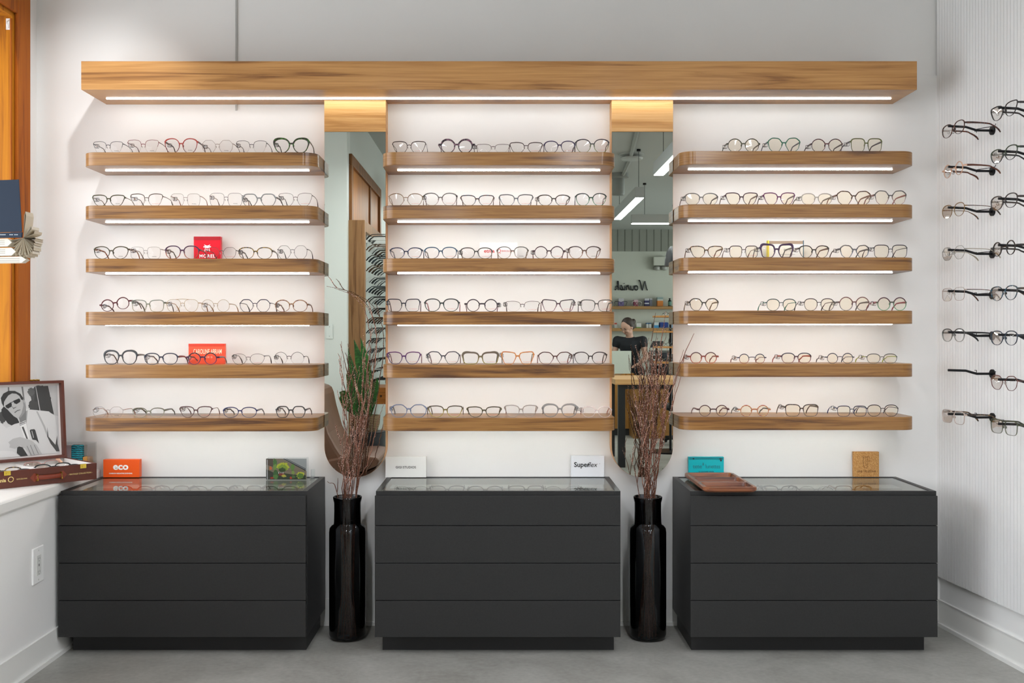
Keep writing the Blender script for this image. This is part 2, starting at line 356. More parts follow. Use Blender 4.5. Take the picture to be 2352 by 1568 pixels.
# ---------------------------------------------------------------- cabinets
DZ = [.5647, .4594, .328, .1975, .0685]
def cabinet(x0, x1, label):
    t = thing('drawer_cabinet', ((x0 + x1) / 2, -.2, 0), label, 'cabinet', 'charcoal display cabinets')
    y0 = -.389; zt = .578; zi = .530; b = .022
    MB().box(x0, x1, y0, -.02, DZ[4], zi).box(x0, x0 + .018, y0, -.02, zi, zt).box(x1 - .018, x1, y0, -.02, zi, zt).box(x0 + .018, x1 - .018, y0, y0 + .012, zi, zt).box(x0 + .018, x1 - .018, -.036, -.02, zi, zt).build('carcass', M_DARK, t)
    MB().box(x0 + .016, x1 - .016, y0 + .066, -.03, 0, DZ[4]).build('plinth', M_KICK, t)
    for i in range(4):
        MB().box(x0 - .002, x1 - .002, y0 - .016, y0, DZ[i + 1] + .0012, DZ[i] - .0012).build('drawer', M_DARK, t, bevel=.0008)
    ix0, ix1, iy0, iy1 = x0 + .018, x1 - .018, y0 + .012, -.036
    ln = MB(); w_ = .003
    ln.box(ix0, ix1, iy0, iy1, zi, zi + w_).box(ix0, ix0 + w_, iy0, iy1, zi, zt - .006).box(ix1 - w_, ix1, iy0, iy1, zi, zt - .006).box(ix0, ix1, iy1 - w_, iy1, zi, zt - .006).box(ix0, ix1, iy0, iy0 + w_, zi, zt - .006)
    # inner riser step like the white tray insert
    ln.box(ix0 + w_, ix1 - w_, iy1 - .10, iy1 - w_, zi + w_, zi + .02)
    ln.build('tray_lining', M_WHITE, t)
    v = [(ix0, iy0, zt - .0015), (ix1, iy0, zt - .0015), (ix1, iy1, zt - .0015), (ix0, iy1, zt - .0015)]
    MB().add(v, [(0, 1, 2, 3)]).build('glass_top', M_GLASS, t)
    return t
cabinet(-1.540, -.674, 'charcoal drawer cabinet with glass top under the left bay, beside the window ledge')
cabinet(-.4325, .4270, 'charcoal drawer cabinet with glass top under the middle bay, between the two vases')
cabinet(.6725, 1.537, 'charcoal drawer cabinet with glass top under the right bay, carrying the wooden tray')

# ---------------------------------------------------------------- vases and branches
m, nt, out = newmat('smoked_glass'); tr = N(nt, 'BsdfTransparent'); tr.inputs[0].default_value = (.33, .34, .35, 1); g = N(nt, 'BsdfGlossy'); g.inputs['Roughness'].default_value = .02
fr = N(nt, 'Fresnel'); fr.inputs[0].default_value = 1.5; mx = N(nt, 'MixShader'); lw = N(nt, 'LayerWeight'); lw.inputs[0].default_value = .35
cr = N(nt, 'ValToRGB'); cr.color_ramp.elements[0].position = 0; cr.color_ramp.elements[0].color = (.42, .43, .45, 1); cr.color_ramp.elements[1].position = .92; cr.color_ramp.elements[1].color = (.004, .004, .005, 1)
nt.links.new(lw.outputs['Facing'], cr.inputs[0]); nt.links.new(cr.outputs[0], tr.inputs[0])
nt.links.new(fr.outputs[0], mx.inputs[0]); nt.links.new(tr.outputs[0], mx.inputs[1]); nt.links.new(g.outputs[0], mx.inputs[2]); nt.links.new(mx.outputs[0], out.inputs[0]); M_SMOKE = m
m, nt, out = newmat('copper_twig'); b = pbsdf(nt, out, None, .35, .55, .5); tc = N(nt, 'TexCoord'); vo = N(nt, 'TexVoronoi'); vo.inputs['Scale'].default_value = 700
nt.links.new(tc.outputs['Object'], vo.inputs['Vector']); cr = N(nt, 'ValToRGB'); cr.color_ramp.elements[0].position = .2; cr.color_ramp.elements[0].color = lin('#c48468'); cr.color_ramp.elements[1].position = .5; cr.color_ramp.elements[1].color = lin('#5c3a2e')
nt.links.new(vo.outputs[0], cr.inputs[0]); nt.links.new(cr.outputs[0], b.inputs['Base Color']); M_TWIG = m
M_GLIT = plain('#ffe6d8', .2, spec=.9)
def vase(cx, cy, label):
    pr = [(.0, .004), (.055, .004), (.064, .008), (.068, .02), (.068, .395), (.066, .410), (.058, .420), (.051, .424), (.050, .432), (.049, .475), (.0495, .505), (.0515, .512), (.053, .519), (.0535, .526), (.051, .5275)]
    inn = [(.0495, .5265), (.049, .515), (.0465, .505), (.0465, .43)]
    t = single('glass_vase', MB().lathe(pr + inn, (cx, cy, 0), 48), M_SMOKE, (cx, cy, 0), label, 'vase', 'tall black glass floor vases', smooth=True, sharp=1.2)
    return t
VA = ((-.563, -.180), 'left'), ((.5535, -.180), 'right')
vase(*VA[0][0], 'tall smoky black glass vase on the floor beneath the left mirror')
vase(*VA[1][0], 'tall smoky black glass vase on the floor beneath the right mirror')
def branch(base, neck, tip, seed, bend=None, nodes=9, kinks=.006, r0=.0035, twigs=3, glit=30):
    rg = random.Random(seed); pts = []
    ctrl = [Vector(base), Vector(neck)] + ([Vector(b_) for b_ in bend] if bend else []) + [Vector(tip)]
    # catmull-rom through control points
    def cr_(p0, p1, p2, p3, t): return .5 * ((2 * p1) + (-p0 + p2) * t + (2 * p0 - 5 * p1 + 4 * p2 - p3) * t * t + (-p0 + 3 * p1 - 3 * p2 + p3) * t ** 3)
    C = [ctrl[0] * 2 - ctrl[1]] + ctrl + [ctrl[-1] * 2 - ctrl[-2]]
    for i in range(1, len(C) - 2):
        for k in range(nodes):
            q = cr_(C[i - 1], C[i], C[i + 1], C[i + 2], k / nodes)
            kk = kinks if (i > 1 or k > nodes * .75) else .0015
            if i > 1 or k > 0: q = q + Vector((rg.uniform(-kk, kk), rg.uniform(-kk, kk), 0))
            pts.append(q)
    pts.append(C[-2]); n = len(pts)
    mb = MB(); mb.slot(M_TWIG); mb.tube(pts, [r0 * (1 - .72 * i / n) for i in range(n)], 6)
    paths = [pts]
    for k in range(twigs):
        i = rg.randint(int(n * .55), n - 3); p = pts[i]; d = (pts[i + 1] - pts[i]).normalized()
        side = Vector((rg.choice((-1, 1)) * rg.uniform(.12, .38), rg.uniform(-.3, .15), .9)); L = rg.uniform(.05, .16); tp = [p]
        for j in range(1, 5): tp.append(p + (d * .4 + side).normalized() * (L * j / 4) + Vector((rg.uniform(-.003, .003), 0, 0)))
        mb.tube(tp, [.0017, .0015, .0013, .0011, .0008], 5); paths.append(tp)
    mb.slot(M_GLIT)
    for k in range(glit):
        pa = rg.choice(paths[:1] * 2 + paths); i = rg.randint(int(len(pa) * .25), len(pa) - 2); q = pa[i].lerp(pa[i + 1], rg.random()); s_ = rg.uniform(.0005, .0012)
        a = rg.uniform(0, 2 * PI); c = q + Vector((math.cos(a) * .0025, math.sin(a) * .0025, 0))
        mb.add([c + Vector(v_) * s_ for v_ in ((1, 0, 0), (-1, 0, 0), (0, 1, 0), (0, -1, 0), (0, 0, 1), (0, 0, -1))], [(0, 2, 4), (2, 1, 4), (1, 3, 4), (3, 0, 4), (2, 0, 5), (1, 2, 5), (3, 1, 5), (0, 3, 5)])
    return mb
def put_branch(mb, base, label, group):
    return single('birch_branch', mb, None, base, label, 'branch', group, smooth=False)
rg = random.Random(3)
def env(v, D=3.8): return EYE - (v - VPY) * D / F
for (cx, cy), side in VA:
    n = 15 if side == 'left' else 25
    for k in range(n):
        a = rg.uniform(0, 2 * PI); rr = rg.uniform(.008, .040); bz = .008
        base = (cx + rr * math.cos(a), cy + rr * math.sin(a) * .8, bz)
        a2 = a + PI + rg.uniform(-.7, .7); r2 = rg.uniform(.004, .030)
        neck = (cx + r2 * math.cos(a2), cy + r2 * math.sin(a2), .515)
        if side == 'left': tx = cx + rg.uniform(-.030, .105); tz = rg.choice((env(980), env(940), env(890), env(850), env(800))) + rg.uniform(-.05, .05)
        else: tx = cx + rg.uniform(-.055, .085); tz = rg.choice((env(930), env(880), env(840), env(800), env(770))) + rg.uniform(-.03, .03)
        tip = (tx, cy + rg.uniform(-.02, .05), tz)
        mid = ((neck[0] * .4 + tx * .6) + rg.uniform(-.018, .018), (neck[1] + tip[1]) / 2, (neck[2] + tz) / 2)
        put_branch(branch(base, neck, tip, k * 7 + (side == 'left'), [mid], r0=.0024, twigs=2, glit=130), base,
                   f'straight copper-glittered birch branch in the cluster filling the {side} vase', f'glittered branches in the {side} vase')
cx, cy = VA[0][0]
for k, (tip, bend, lab) in enumerate([
    (P(750, 657, 3.83), [P(838, 900, 3.83), P(850, 790, 3.82), P(838, 715, 3.82), P(800, 670, 3.82)], 'longest arching copper birch branch bending over to the left mirror edge'),
    (P(775, 664, 3.80), [P(846, 940, 3.80), P(864, 800, 3.80), P(856, 730, 3.80), P(825, 685, 3.80)], 'second arching copper birch branch, bending left in front of the left mirror'),
    (P(835, 745, 3.8), [P(826, 1000, 3.80), P(832, 880, 3.8)], 'upright copper birch branch ending beside the snake plant reflection'),
    (P(882, 925, 3.8), [P(846, 1060, 3.80), P(864, 980, 3.8)], 'thin bare branch leaning right out of the left vase'),
    (P(752, 1105, 3.8), None, 'short bare twig leaning left out of the left vase')]):
    base = (cx + .02 * math.cos(k * 2), cy + .02 * math.sin(k * 2), .008); nk = (cx + (.03 if k < 4 else -.035), cy, .515)
    put_branch(branch(base, nk, tip, 90 + k, bend, kinks=.0022 if k < 4 else .0008, twigs=1, r0=.0025, glit=110 if k < 3 else 3), base, lab, 'glittered branches in the left vase')
cx, cy = VA[1][0]
for k, (tip, bend, lab) in enumerate([
    (P(1522, 760, 3.8), [P(1500, 1000, 3.80), P(1505, 870, 3.8)], 'tallest copper birch branch in the right vase, reaching up to the stand of round shelves'),
    (P(1570, 803, 3.8), [P(1525, 960, 3.80), P(1550, 870, 3.8)], 'dark thin branch leaning right past the orange round eyeglasses'),
    (P(1553, 872, 3.8), [P(1525, 1000, 3.80), P(1542, 940, 3.8)], 'thin branch curving right across the bottom shelf end of the right bay'),
    (P(1447, 1043, 3.8), None, 'short curved twig leaning left out of the right vase')]):
    base = (cx + .02 * math.cos(k * 2), cy + .02 * math.sin(k * 2), .008); nk = (cx + (.025 if k < 3 else -.03), cy, .515)
    put_branch(branch(base, nk, tip, 190 + k, bend, kinks=.0022 if k < 3 else .001, twigs=2, r0=.0023, glit=80 if k != 1 else 4), base, lab, 'glittered branches in the right vase')
# ---------------------------------------------------------------- eyeglasses
def frame_mat(spec):
    """spec: 'kind:c1,c2[,c3]' kinds s(olid) g(rad top,bottom) t(ortoise) z(ebra stripe) c(lear) k(clear gradient) m(etal)"""
    if spec in MC: return MC[spec]
    kind, cols = spec.split(':'); cs = [lin(c) for c in cols.split(',')]
    dk = {'s': .62, 'g': .66, 't': .62, 'm': .60, 'k': .8}.get(kind, 1.0)
    cs = [tuple(x * dk for x in c[:3]) + (1,) for c in cs]
    m, nt, out = newmat('frame_finish'); b = pbsdf(nt, out, cs[0], .28, 0, .5)
    tc = N(nt, 'TexCoord')
    if kind == 'm': b.inputs['Metallic'].default_value = .25; b.inputs['Roughness'].default_value = .35
    elif kind in 'gk':
        sp = N(nt, 'SeparateXYZ'); mr = N(nt, 'MapRange'); mr.inputs[1].default_value = .012; mr.inputs[2].default_value = .036
        cr = N(nt, 'ValToRGB'); cr.color_ramp.elements[0].color = cs[1]; cr.color_ramp.elements[1].color = cs[0]
        nt.links.new(tc.outputs['Object'], sp.inputs[0]); nt.links.new(sp.outputs[2], mr.inputs[0]); nt.links.new(mr.outputs[0], cr.inputs[0]); nt.links.new(cr.outputs[0], b.inputs['Base Color'])
    elif kind == 't':
        no = N(nt, 'TexNoise'); no.inputs['Scale'].default_value = 190; no.inputs['Detail'].default_value = 1
        cr = N(nt, 'ValToRGB'); cr.color_ramp.elements[0].position = .50; cr.color_ramp.elements[0].color = cs[0]; cr.color_ramp.elements[1].position = .60; cr.color_ramp.elements[1].color = cs[1]
        nt.links.new(tc.outputs['Object'], no.inputs[0]); nt.links.new(no.outputs[0], cr.inputs[0]); nt.links.new(cr.outputs[0], b.inputs['Base Color'])
    elif kind == 'z':
        no = N(nt, 'TexWave'); no.inputs['Scale'].default_value = 60; no.inputs['Distortion'].default_value = 4; no.bands_direction = 'Z'; no.inputs['Detail'].default_value = 1
        cr = N(nt, 'ValToRGB'); cr.color_ramp.interpolation = 'CONSTANT'; el = cr.color_ramp.elements; el[0].color = cs[0]; el[1].position = .4; el[1].color = cs[1]
        for q, c in enumerate(cs[2:]): e_ = el.new(.6 + .15 * q); e_.color = c
        nt.links.new(tc.outputs['Object'], no.inputs[0]); nt.links.new(no.outputs[0], cr.inputs[0]); nt.links.new(cr.outputs[0], b.inputs['Base Color'])
    if kind in 'ck':
        tr = N(nt, 'BsdfTransparent'); mx = N(nt, 'MixShader'); mx.inputs[0].default_value = .62; fr = N(nt, 'Fresnel')
        nt.links.new(tr.outputs[0], mx.inputs[1]); nt.links.new(b.outputs[0], mx.inputs[2]); nt.links.new(mx.outputs[0], out.inputs[0])
        if kind == 'c' and len(cs) > 1: mx.inputs[0].default_value = .45
    MC[spec] = m; return m

def outline(shape, hw, hh, n=40):
    """lens edge, x>0 outward (temple side)"""
    poly = {
        'hex': [(-.62, 1), (.60, 1), (1, .12), (.62, -1), (-.55, -1), (-1, .05)],
        'oct': [(-.45, 1), (.5, 1), (1, .42), (.92, -.38), (.45, -1), (-.45, -1), (-.95, -.35), (-1, .35)],
        'geo': [(-.50, .92), (.45, 1), (1, .50), (.80, -.55), (.30, -1), (-.45, -1), (-1, .10)],
        'ang': [(-.85, .80), (.90, 1), (1, .35), (.60, -1), (-.55, -1), (-1, .15)],
        'sqg': [(-.72, .95), (.78, 1), (1, .55), (.82, -.80), (.55, -1), (-.62, -1), (-1, -.1)],
    }
    if shape in poly:
        C = poly[shape]; pts = []; k = len(C); rr = .30
        for i in range(k):
            p0, p1, p2 = (Vector((*C[i - 1], 0)), Vector((*C[i], 0)), Vector((*C[(i + 1) % k], 0)))
            a = p1.lerp(p0, rr); b_ = p1.lerp(p2, rr)
            for j in range(6):
                t = j / 5; q = a * (1 - t) ** 2 + p1 * 2 * t * (1 - t) + b_ * t * t; pts.append(q)
        xs = [p.x for p in pts]; ys = [p.y for p in pts]
        sx = 2 / (max(xs) - min(xs)); sy = 2 / (max(ys) - min(ys)); cx = (max(xs) + min(xs)) / 2; cy = (max(ys) + min(ys)) / 2
        return [((p.x - cx) * sx * hw, (p.y - cy) * sy * hh) for p in reversed(pts)]
    sp = {'cat': [(-.78, .70), (-.25, .97), (.42, .98), (1, .80), (.90, .05), (.56, -.75), (0, -1), (-.55, -.80), (-.90, -.08)],
          'pcat': [(-.80, .60), (-.35, .97), (.35, 1), (.92, .68), (.96, .05), (.62, -.72), (0, -1), (-.58, -.76), (-.93, -.08)]}
    if shape in sp:
        C = [Vector((*q, 0)) for q in sp[shape]]; k = len(C); pts = []
        for i in range(k):
            p0, p1, p2, p3 = C[i - 1], C[i], C[(i + 1) % k], C[(i + 2) % k]
            for j in range(5):
                t = j / 5; pts.append(.5 * ((2 * p1) + (-p0 + p2) * t + (2 * p0 - 5 * p1 + 4 * p2 - p3) * t * t + (-p0 + 3 * p1 - 3 * p2 + p3) * t ** 3))
        xs = [p.x for p in pts]; ys = [p.y for p in pts]
        sx = 2 / (max(xs) - min(xs)); sy = 2 / (max(ys) - min(ys)); cx = (max(xs) + min(xs)) / 2; cy = (max(ys) + min(ys)) / 2
        return [((p.x - cx) * sx * hw, (p.y - cy) * sy * hh) for p in reversed(pts)]
    e, tp, lift, nas = {'round': (2, 0, 0, 0), 'oval': (2.1, 0, 0, 0), 'panto': (2.35, .10, 0, .02), 'square': (3.6, .05, 0, .03), 'rect': (3.4, .06, .04, .03), 'cat': (2.7, .18, .30, .04), 'pcat': (2.3, .15, .16, .03), 'avi': (2.6, .16, -.03, .10)}[shape]
    pts = []
    for i in range(n):
        th = 2 * PI * i / n; c, s_ = math.cos(th), math.sin(th)
        x = math.copysign(abs(c) ** (2 / e), c); y = math.copysign(abs(s_) ** (2 / e), s_)
        x2 = x * (1 + tp * y) + nas * min(0, y) * (1 if x > 0 else -1) * 0; y2 = y + lift * x * max(0, y + .2)
        if x < 0: x2 += nas * -min(0, y) * 1.5
        pts.append((x2, y2))
    xs = [p[0] for p in pts]; ys = [p[1] for p in pts]
    sx = 2 / (max(xs) - min(xs)); sy = 2 / (max(ys) - min(ys)); cx = (max(xs) + min(xs)) / 2; cy = (max(ys) + min(ys)) / 2
    return [((p[0] - cx) * sx * hw, (p[1] - cy) * sy * hh) for p in pts]

TAGW = MB()
def tag_mesh():
    mb = MB(); mb.slot(M_STEEL); mb.tube([(0, -.007, 0), (0, .007, 0)], .0034, 10); mb.slot(M_WHITE); mb.tube([(0, -.0045, 0), (0, .0045, 0)], .0040, 10)
    mb.slot(M_BLACK)
    for y in (-.009, .009):
        mb.tube([(a * .0062, y + c * .002, b * .0062) for a, b, c in ((1, .7, 0), (.7, 1, 1), (-.7, 1, 0), (-1, .7, -1), (-1, -.7, 0), (-.7, -1, 1), (.7, -1, 0), (1, -.7, -1))], .0009, 6, closed=True)
    return mb.mesh('security_tag', None, True, .8)
TAG_ME = tag_mesh()
STY = {'A': (.0024, .0032, .35), 'T': (.0040, .0050, .45), 'M': (.0013, .0014, 0), 'H': (.0016, .0016, 0), 'B': (.0018, .0022, .5), 'A2': (.0031, .0038, .2)}
def glasses(loc, W, H, shape, style, front, temple, label, group, rz=0, roll=0, tagpos=0, lens=None, prn=None, temple_open=1.0, accent=None, double=False, name='eyeglasses', tl=.132):
    t0, dep, brow = STY[style]
    root = thing(name, loc, label, 'eyeglasses', group, rz)
    if roll: root.rotation_euler = (0, roll, rz)
    fm = frame_mat(front); tm = frame_mat(temple); rimlow = frame_mat(accent) if accent else fm
    lensH = H - 2 * t0 * .8; hh = lensH / 2
    br = .0105 if style[0] in 'AT' else .0125
    if shape in ('round', 'oval'):
        hw = hh * (1.04 if shape == 'round' else 1.3); hw = min(hw, (W - br - 4 * t0) / 4 - .0005)
    else: hw = (W - br - 4 * t0 - .0035) / 4
    bg = br / 2 + t0
    if shape == 'round': bg = max(bg, min(.016, W / 2 - 2 * hw - t0 * 2 - .004))
    cx = bg + hw; cz = t0 * .8 + hh; ol = outline(shape, hw, hh)
    n = len(ol); mb = MB(); mb.slot(fm)
    A = .5 * abs(sum(ol[i][0] * ol[(i + 1) % n][1] - ol[(i + 1) % n][0] * ol[i][1] for i in range(n)))
    sgn = 1 if sum(ol[i][0] * ol[(i + 1) % n][1] - ol[(i + 1) % n][0] * ol[i][1] for i in range(n)) > 0 else -1
    for sd in (1, -1):
        K8 = 8; rings = []
        for i in range(n):
            x, z = ol[i]; xa, za = ol[i - 1]; xb, zb = ol[(i + 1) % n]
            tx, tz = xb - xa, zb - za; L = math.hypot(tx, tz) or 1e-9; nx, nz = tz / L * sgn, -tx / L * sgn
            up = max(0, z / hh); tt = t0 * (1 + brow * up ** .8 * 1.6)
            if style[0] in 'AT':
                zhh = hh * (.62 if shape in ('cat', 'square', 'rect', 'sqg', 'ang', 'pcat') else .30 if shape in ('round', 'oval') else .45)
                tt *= 1 - .25 * max(0, -z / hh)
                if x > .45 * hw and shape != 'round': tt += max(0, (W / 2 - .0006 - (cx + x) - tt)) * math.exp(-((z - zhh) / (hh * .26)) ** 2) * max(0, nx) ** 1.5
                if x < -.4 * hw: tt += .0016 * math.exp(-((z - hh * .30) / (hh * .20)) ** 2)
            if style == 'T': tt *= 1 + .5 * max(0, x / hw) * up
            d = dep
            if style == 'H' and z < -hh * .05: tt *= .35; d *= .4
            ring = []
            for q in range(K8):
                a = 2 * PI * q / K8 + PI / 8; ca, sa = math.cos(a), math.sin(a)
                rr = .5 * (1 + ca * 1.0); off = tt * rr
                ring.append((sd * (cx + x + nx * off), sa * d * .55, cz + z + nz * off))
            rings.append(ring)
        b0 = len(mb.v); mb.v += [p for r_ in rings for p in r_]
        for i in range(n):
            i2 = (i + 1) % n; low = ol[i][1] < -hh * .05
            mi = 0
            if accent and low:
                mb.slot(rimlow); mi = mb.cur; mb.slot(fm)
            for q in range(K8):
                f = [b0 + i * K8 + q, b0 + i * K8 + (q + 1) % K8, b0 + i2 * K8 + (q + 1) % K8, b0 + i2 * K8 + q]
                mb.f.append(f if sd * sgn > 0 else f[::-1]); mb.mi.append(mi)
    # bridge
    zb = cz + hh * (.30 if shape != 'round' else .25)
    xi = bg - t0 * .3
    # find nasal edge x at that height
    cand = [p for p in ol if p[0] < 0]; pe = min(cand, key=lambda p: abs(p[1] - (zb - cz))); xe = cx + pe[0] - t0 * .4
    arch = .0028 if style in ('M', 'H', 'B') else .0018
    bt = {'M': .0010, 'H': .0011, 'B': .0013, 'A': .0022, 'A2': .0026, 'T': .0030}[style]
    mb.tube([(xe * math.cos(PI * k / 8), 0 if style[0] in 'AT' else -.001, zb + arch * math.sin(PI * k / 8)) for k in range(9)], [dep * .5 if style[0] in 'AT' else bt] * 9, 8, ry=bt)
    if double: mb.tube([(-cx * .8, 0, cz + hh + t0 * .4), (0, 0, cz + hh + .002), (cx * .8, 0, cz + hh + t0 * .4)], .0009, 6)
    # end pieces and hinges
    zh = cz + hh * (.62 if shape in ('cat', 'square', 'rect', 'sqg', 'ang', 'pcat') else .30 if shape in ('round', 'oval') else .45)
    pe = min([p for p in ol if p[0] > 0], key=lambda p: abs(p[1] - (zh - cz))); xo = cx + pe[0] + t0 * .4
    ep = {'M': .0014, 'H': .0016, 'B': .0018}.get(style, .0030 if style != 'T' else .0042)
    for sd in (1, -1):
        mb.tube([(sd * xo, 0, zh), (sd * (W / 2 - .001), .0005, zh), (sd * (W / 2), .004, zh), (sd * W / 2, .008, zh)], [dep * .45] * 4, 8, ry=ep)
    if style in ('M', 'H', 'B'):
        mb.slot(frame_mat('c:#e8e4dc,#ffffff'))
        for sd in (1, -1):
            mb.ell((sd * (xe - .0025), .004, cz - hh * .02), .0012, .0022, .0040, 8, 6)
        mb.slot(frame_mat('m:#8a8078'))
        for sd in (1, -1): mb.tube([(sd * (xe + .001), .001, cz + hh * .1), (sd * (xe - .0005), .004, cz + hh * .12), (sd * (xe - .002), .004, cz)], .0005, 5)
    if style[0] in 'AT' and sd:
        for sd in (1, -1): mb.slot(fm); mb.ell((sd * (xe + .0002), .003, cz + hh * .02), .0013, .0028, .0045, 8, 6)
    fo = bpy.data.objects.new('frame_front', mb.mesh('frame_front', None, True, .9)); COL.objects.link(fo); fo.parent = root
    # lenses
    lm = lens or M_LENS
    for sd in (1, -1):
        vs = [(0, -.0008, 0)] + [(x * 1.01, .0004, z * 1.01) for x, z in ol]; fs = [(0, 1 + i, 1 + (i + 1) % n) for i in range(n)]
        l = bpy.data.objects.new('lens', MB().add([(sd * a, b, c) for a, b, c in vs], fs).mesh('lens', lm)); COL.objects.link(l); l.parent = root; l.location = (sd * cx, .0003, cz)
    if prn:
        body, col, u = {'M': ('MOREL', '#2a2a2a', .0042), 'E': ('etnia O BARCELONA', '#d8503a', .0026), 'D': ('- - - - - - - - - -', '#9a8a80', .0026)}[prn]
        text(body, root, (cx + (.002 if prn != 'D' else -2 * cx), -.0016, cz - hh * .62), u, plain(col, .6), 'lens_print', sx=1.25, ext=.0)
    # temples
    metal = style in ('M', 'H', 'B') or temple.startswith('m')
    for sd in (1, -1):
        x = sd * (W / 2 - .0003); x2 = sd * (W / 2 - .004) * temple_open; zt_ = .0022
        yb = tl - .042
        path = [(x, .007, zh), (x, .03, zh + .0005), (x + (x2 - x) * .5, .06, zh), (x2, yb, zh - .002), (x2, yb + .012, zh - .007), (x2 * .985, tl - .016, zh * .50 + .002), (x2 * .97, tl - .006, zt_ + .008), (x2 * .965, tl, zt_)]
        if metal: R = [.0010, .0010, .0009, .0009, .0010, .0016, .0020, .0016]; RY = [.0016, .0013, .0012, .0012, .0014, .0022, .0028, .002]
        else: R = [.0016, .0016, .0015, .0015, .0015, .0016, .0017, .0014]; RY = [.0036, .0034, .0028, .0026, .0026, .0030, .0034, .0022]
        PP, RR, RZ_ = [], [], []; Cc = [Vector(p) for p in path]; Cc = [Cc[0] * 2 - Cc[1]] + Cc + [Cc[-1] * 2 - Cc[-2]]
        for i_ in range(1, len(Cc) - 2):
            ns = 1 if i_ < 3 else 4
            for k_ in range(ns):
                tt_ = k_ / ns; p0, p1, p2, p3 = Cc[i_ - 1:i_ + 3]
                PP.append(.5 * ((2 * p1) + (-p0 + p2) * tt_ + (2 * p0 - 5 * p1 + 4 * p2 - p3) * tt_ * tt_ + (-p0 + 3 * p1 - 3 * p2 + p3) * tt_ ** 3))
                RR.append(R[i_ - 1] * (1 - tt_) + R[i_] * tt_); RZ_.append(RY[i_ - 1] * (1 - tt_) + RY[i_] * tt_)
        PP.append(Cc[-2]); RR.append(R[-1]); RZ_.append(RY[-1])
        tb = MB().tube(PP, RR, 8, ry=RZ_)
        o = bpy.data.objects.new('temple', tb.mesh('temple', tm, True, 1.2)); COL.objects.link(o); o.parent = root
        if tagpos and sd == (-1 if tagpos > 0 else 1):
            tg = bpy.data.objects.new('security_tag', TAG_ME); COL.objects.link(tg); tg.parent = root; tg.location = (x + (x2 - x) * .3, .020 + .012 * abs(tagpos), zh - .003); tg.rotation_euler = (.15, 0, .1)
    return root

SP = 2360 / 3.785
CROP = {'left': (180, 3.92, 640), 'middle': (860, 4.126, 640), 'right': (1530, 4.055, 640)}
G = {}
G['left', 0] = [
 (132,405,175,'cat','H','m:#1d2a33','m:#1d2a33','slim black half-rim',1,'M','m:#b8a890'),
 (440,728,160,'cat','H','m:#8c1f2c','m:#5a1a22','red browline metal',2,'M','m:#b8b0aa'),
 (775,1075,150,'pcat','A','g:#c03a2c,#6a1820','s:#3a1a20','red and burgundy',3,'M',None),
 (1110,1395,163,'oct','M','m:#b9a49c','m:#8a6a60','fine silver octagonal',2,'M',None),
 (1420,1700,168,'cat','H','m:#23232a','m:#2a2a32','black half-rim metal',1,None,'m:#a8a8a8'),
 (1755,2080,150,'pcat','T','t:#2a2416,#4a8a2c','s:#2c3a1c','bright green and tortoise',2,'D',None)]
G['left', 1] = [
 (125,420,658,'cat','A','s:#4c4a24','m:#8a6a48','olive green cat-eye',2,'M',None),
 (465,765,648,'cat','B','m:#6e6050','m:#4a4038','grey brown metal',2,'E','m:#b8b0a8'),
 (830,1100,645,'square','M','m:#b0a29c','m:#a8684c','fine silver square',3,'M',None),
 (1180,1480,640,'square','M','m:#77747a','m:#8a5a48','thin grey square metal',1,'M',None),
 (1470,1785,648,'hex','A2','s:#a9adad','s:#8a9090','matte light grey hexagonal',2,None,None),
 (1800,2110,640,'cat','M','m:#4a3a38','m:#3a2a2a','thin bronze cat-eye metal',2,'E',None)]
G['left', 2] = [
 (137,455,1122,'pcat','A','s:#4e4826','s:#b0642c','dark olive rounded',1,'M',None),
 (465,745,1124,'square','M','m:#bdb4b0','m:#8a6048','fine pale silver square',1,'M',None),
 (780,1090,1115,'panto','A2','g:#4a1f4c,#8c3a4a','s:#6a6a58','purple and orange rounded',2,None,'g:#c0603a,#c0603a'),
 (1150,1425,1127,'geo','M','m:#5a4a44','m:#3a3030','thin brown geometric',0,'E',None),
 (1440,1750,1130,'panto','A','t:#1e1c1a,#c09a2c','s:#3a3020','black and yellow tortoise',1,'D',None),
 (1790,2065,1112,'oct','M','m:#38383c','m:#38383c','dark grey octagonal wire',3,None,None)]
G['left', 3] = [
 (200,480,165,'round','A2','s:#6a1420','s:#4a1a1c','tilted round burgundy',2,None,None),
 (480,775,192,'rect','A','k:#7e8676,#b0a878','s:#5a5a52','translucent grey-green rectangular',2,None,None),
 (790,1085,185,'avi','M','m:#c9a870','m:#c08a50','thin gold aviator',1,None,None),
 (1105,1365,187,'round','M','m:#c9ab7c','m:#c09a60','thin gold round',2,None,None),
 (1450,1730,188,'oct','B','m:#2c3450','m:#2c2c38','navy hexagonal metal',0,None,None),
 (1770,2065,192,'oval','A','t:#8c5030,#d8a878','s:#7a4a30','blonde tortoise oval',1,None,None)]
G['left', 4] = [
 (228,532,648,'panto','T','s:#4a4e52','s:#5a4a3c','thick dark grey rounded',2,None,None),
 (590,900,670,'panto','A2','s:#2c3650','s:#4a3440','slate blue',1,None,None),
 (970,1265,667,'round','A2','g:#2c1030,#6a1c6c','s:#6c6468','purple round',1,'D',None),
 (1380,1680,675,'pcat','M','m:#26262c','m:#2a2024','thin black rounded metal',1,'E',None),
 (1760,2035,660,'round','H','m:#222226','m:#2c2828','black browline round',2,None,'m:#888888')]
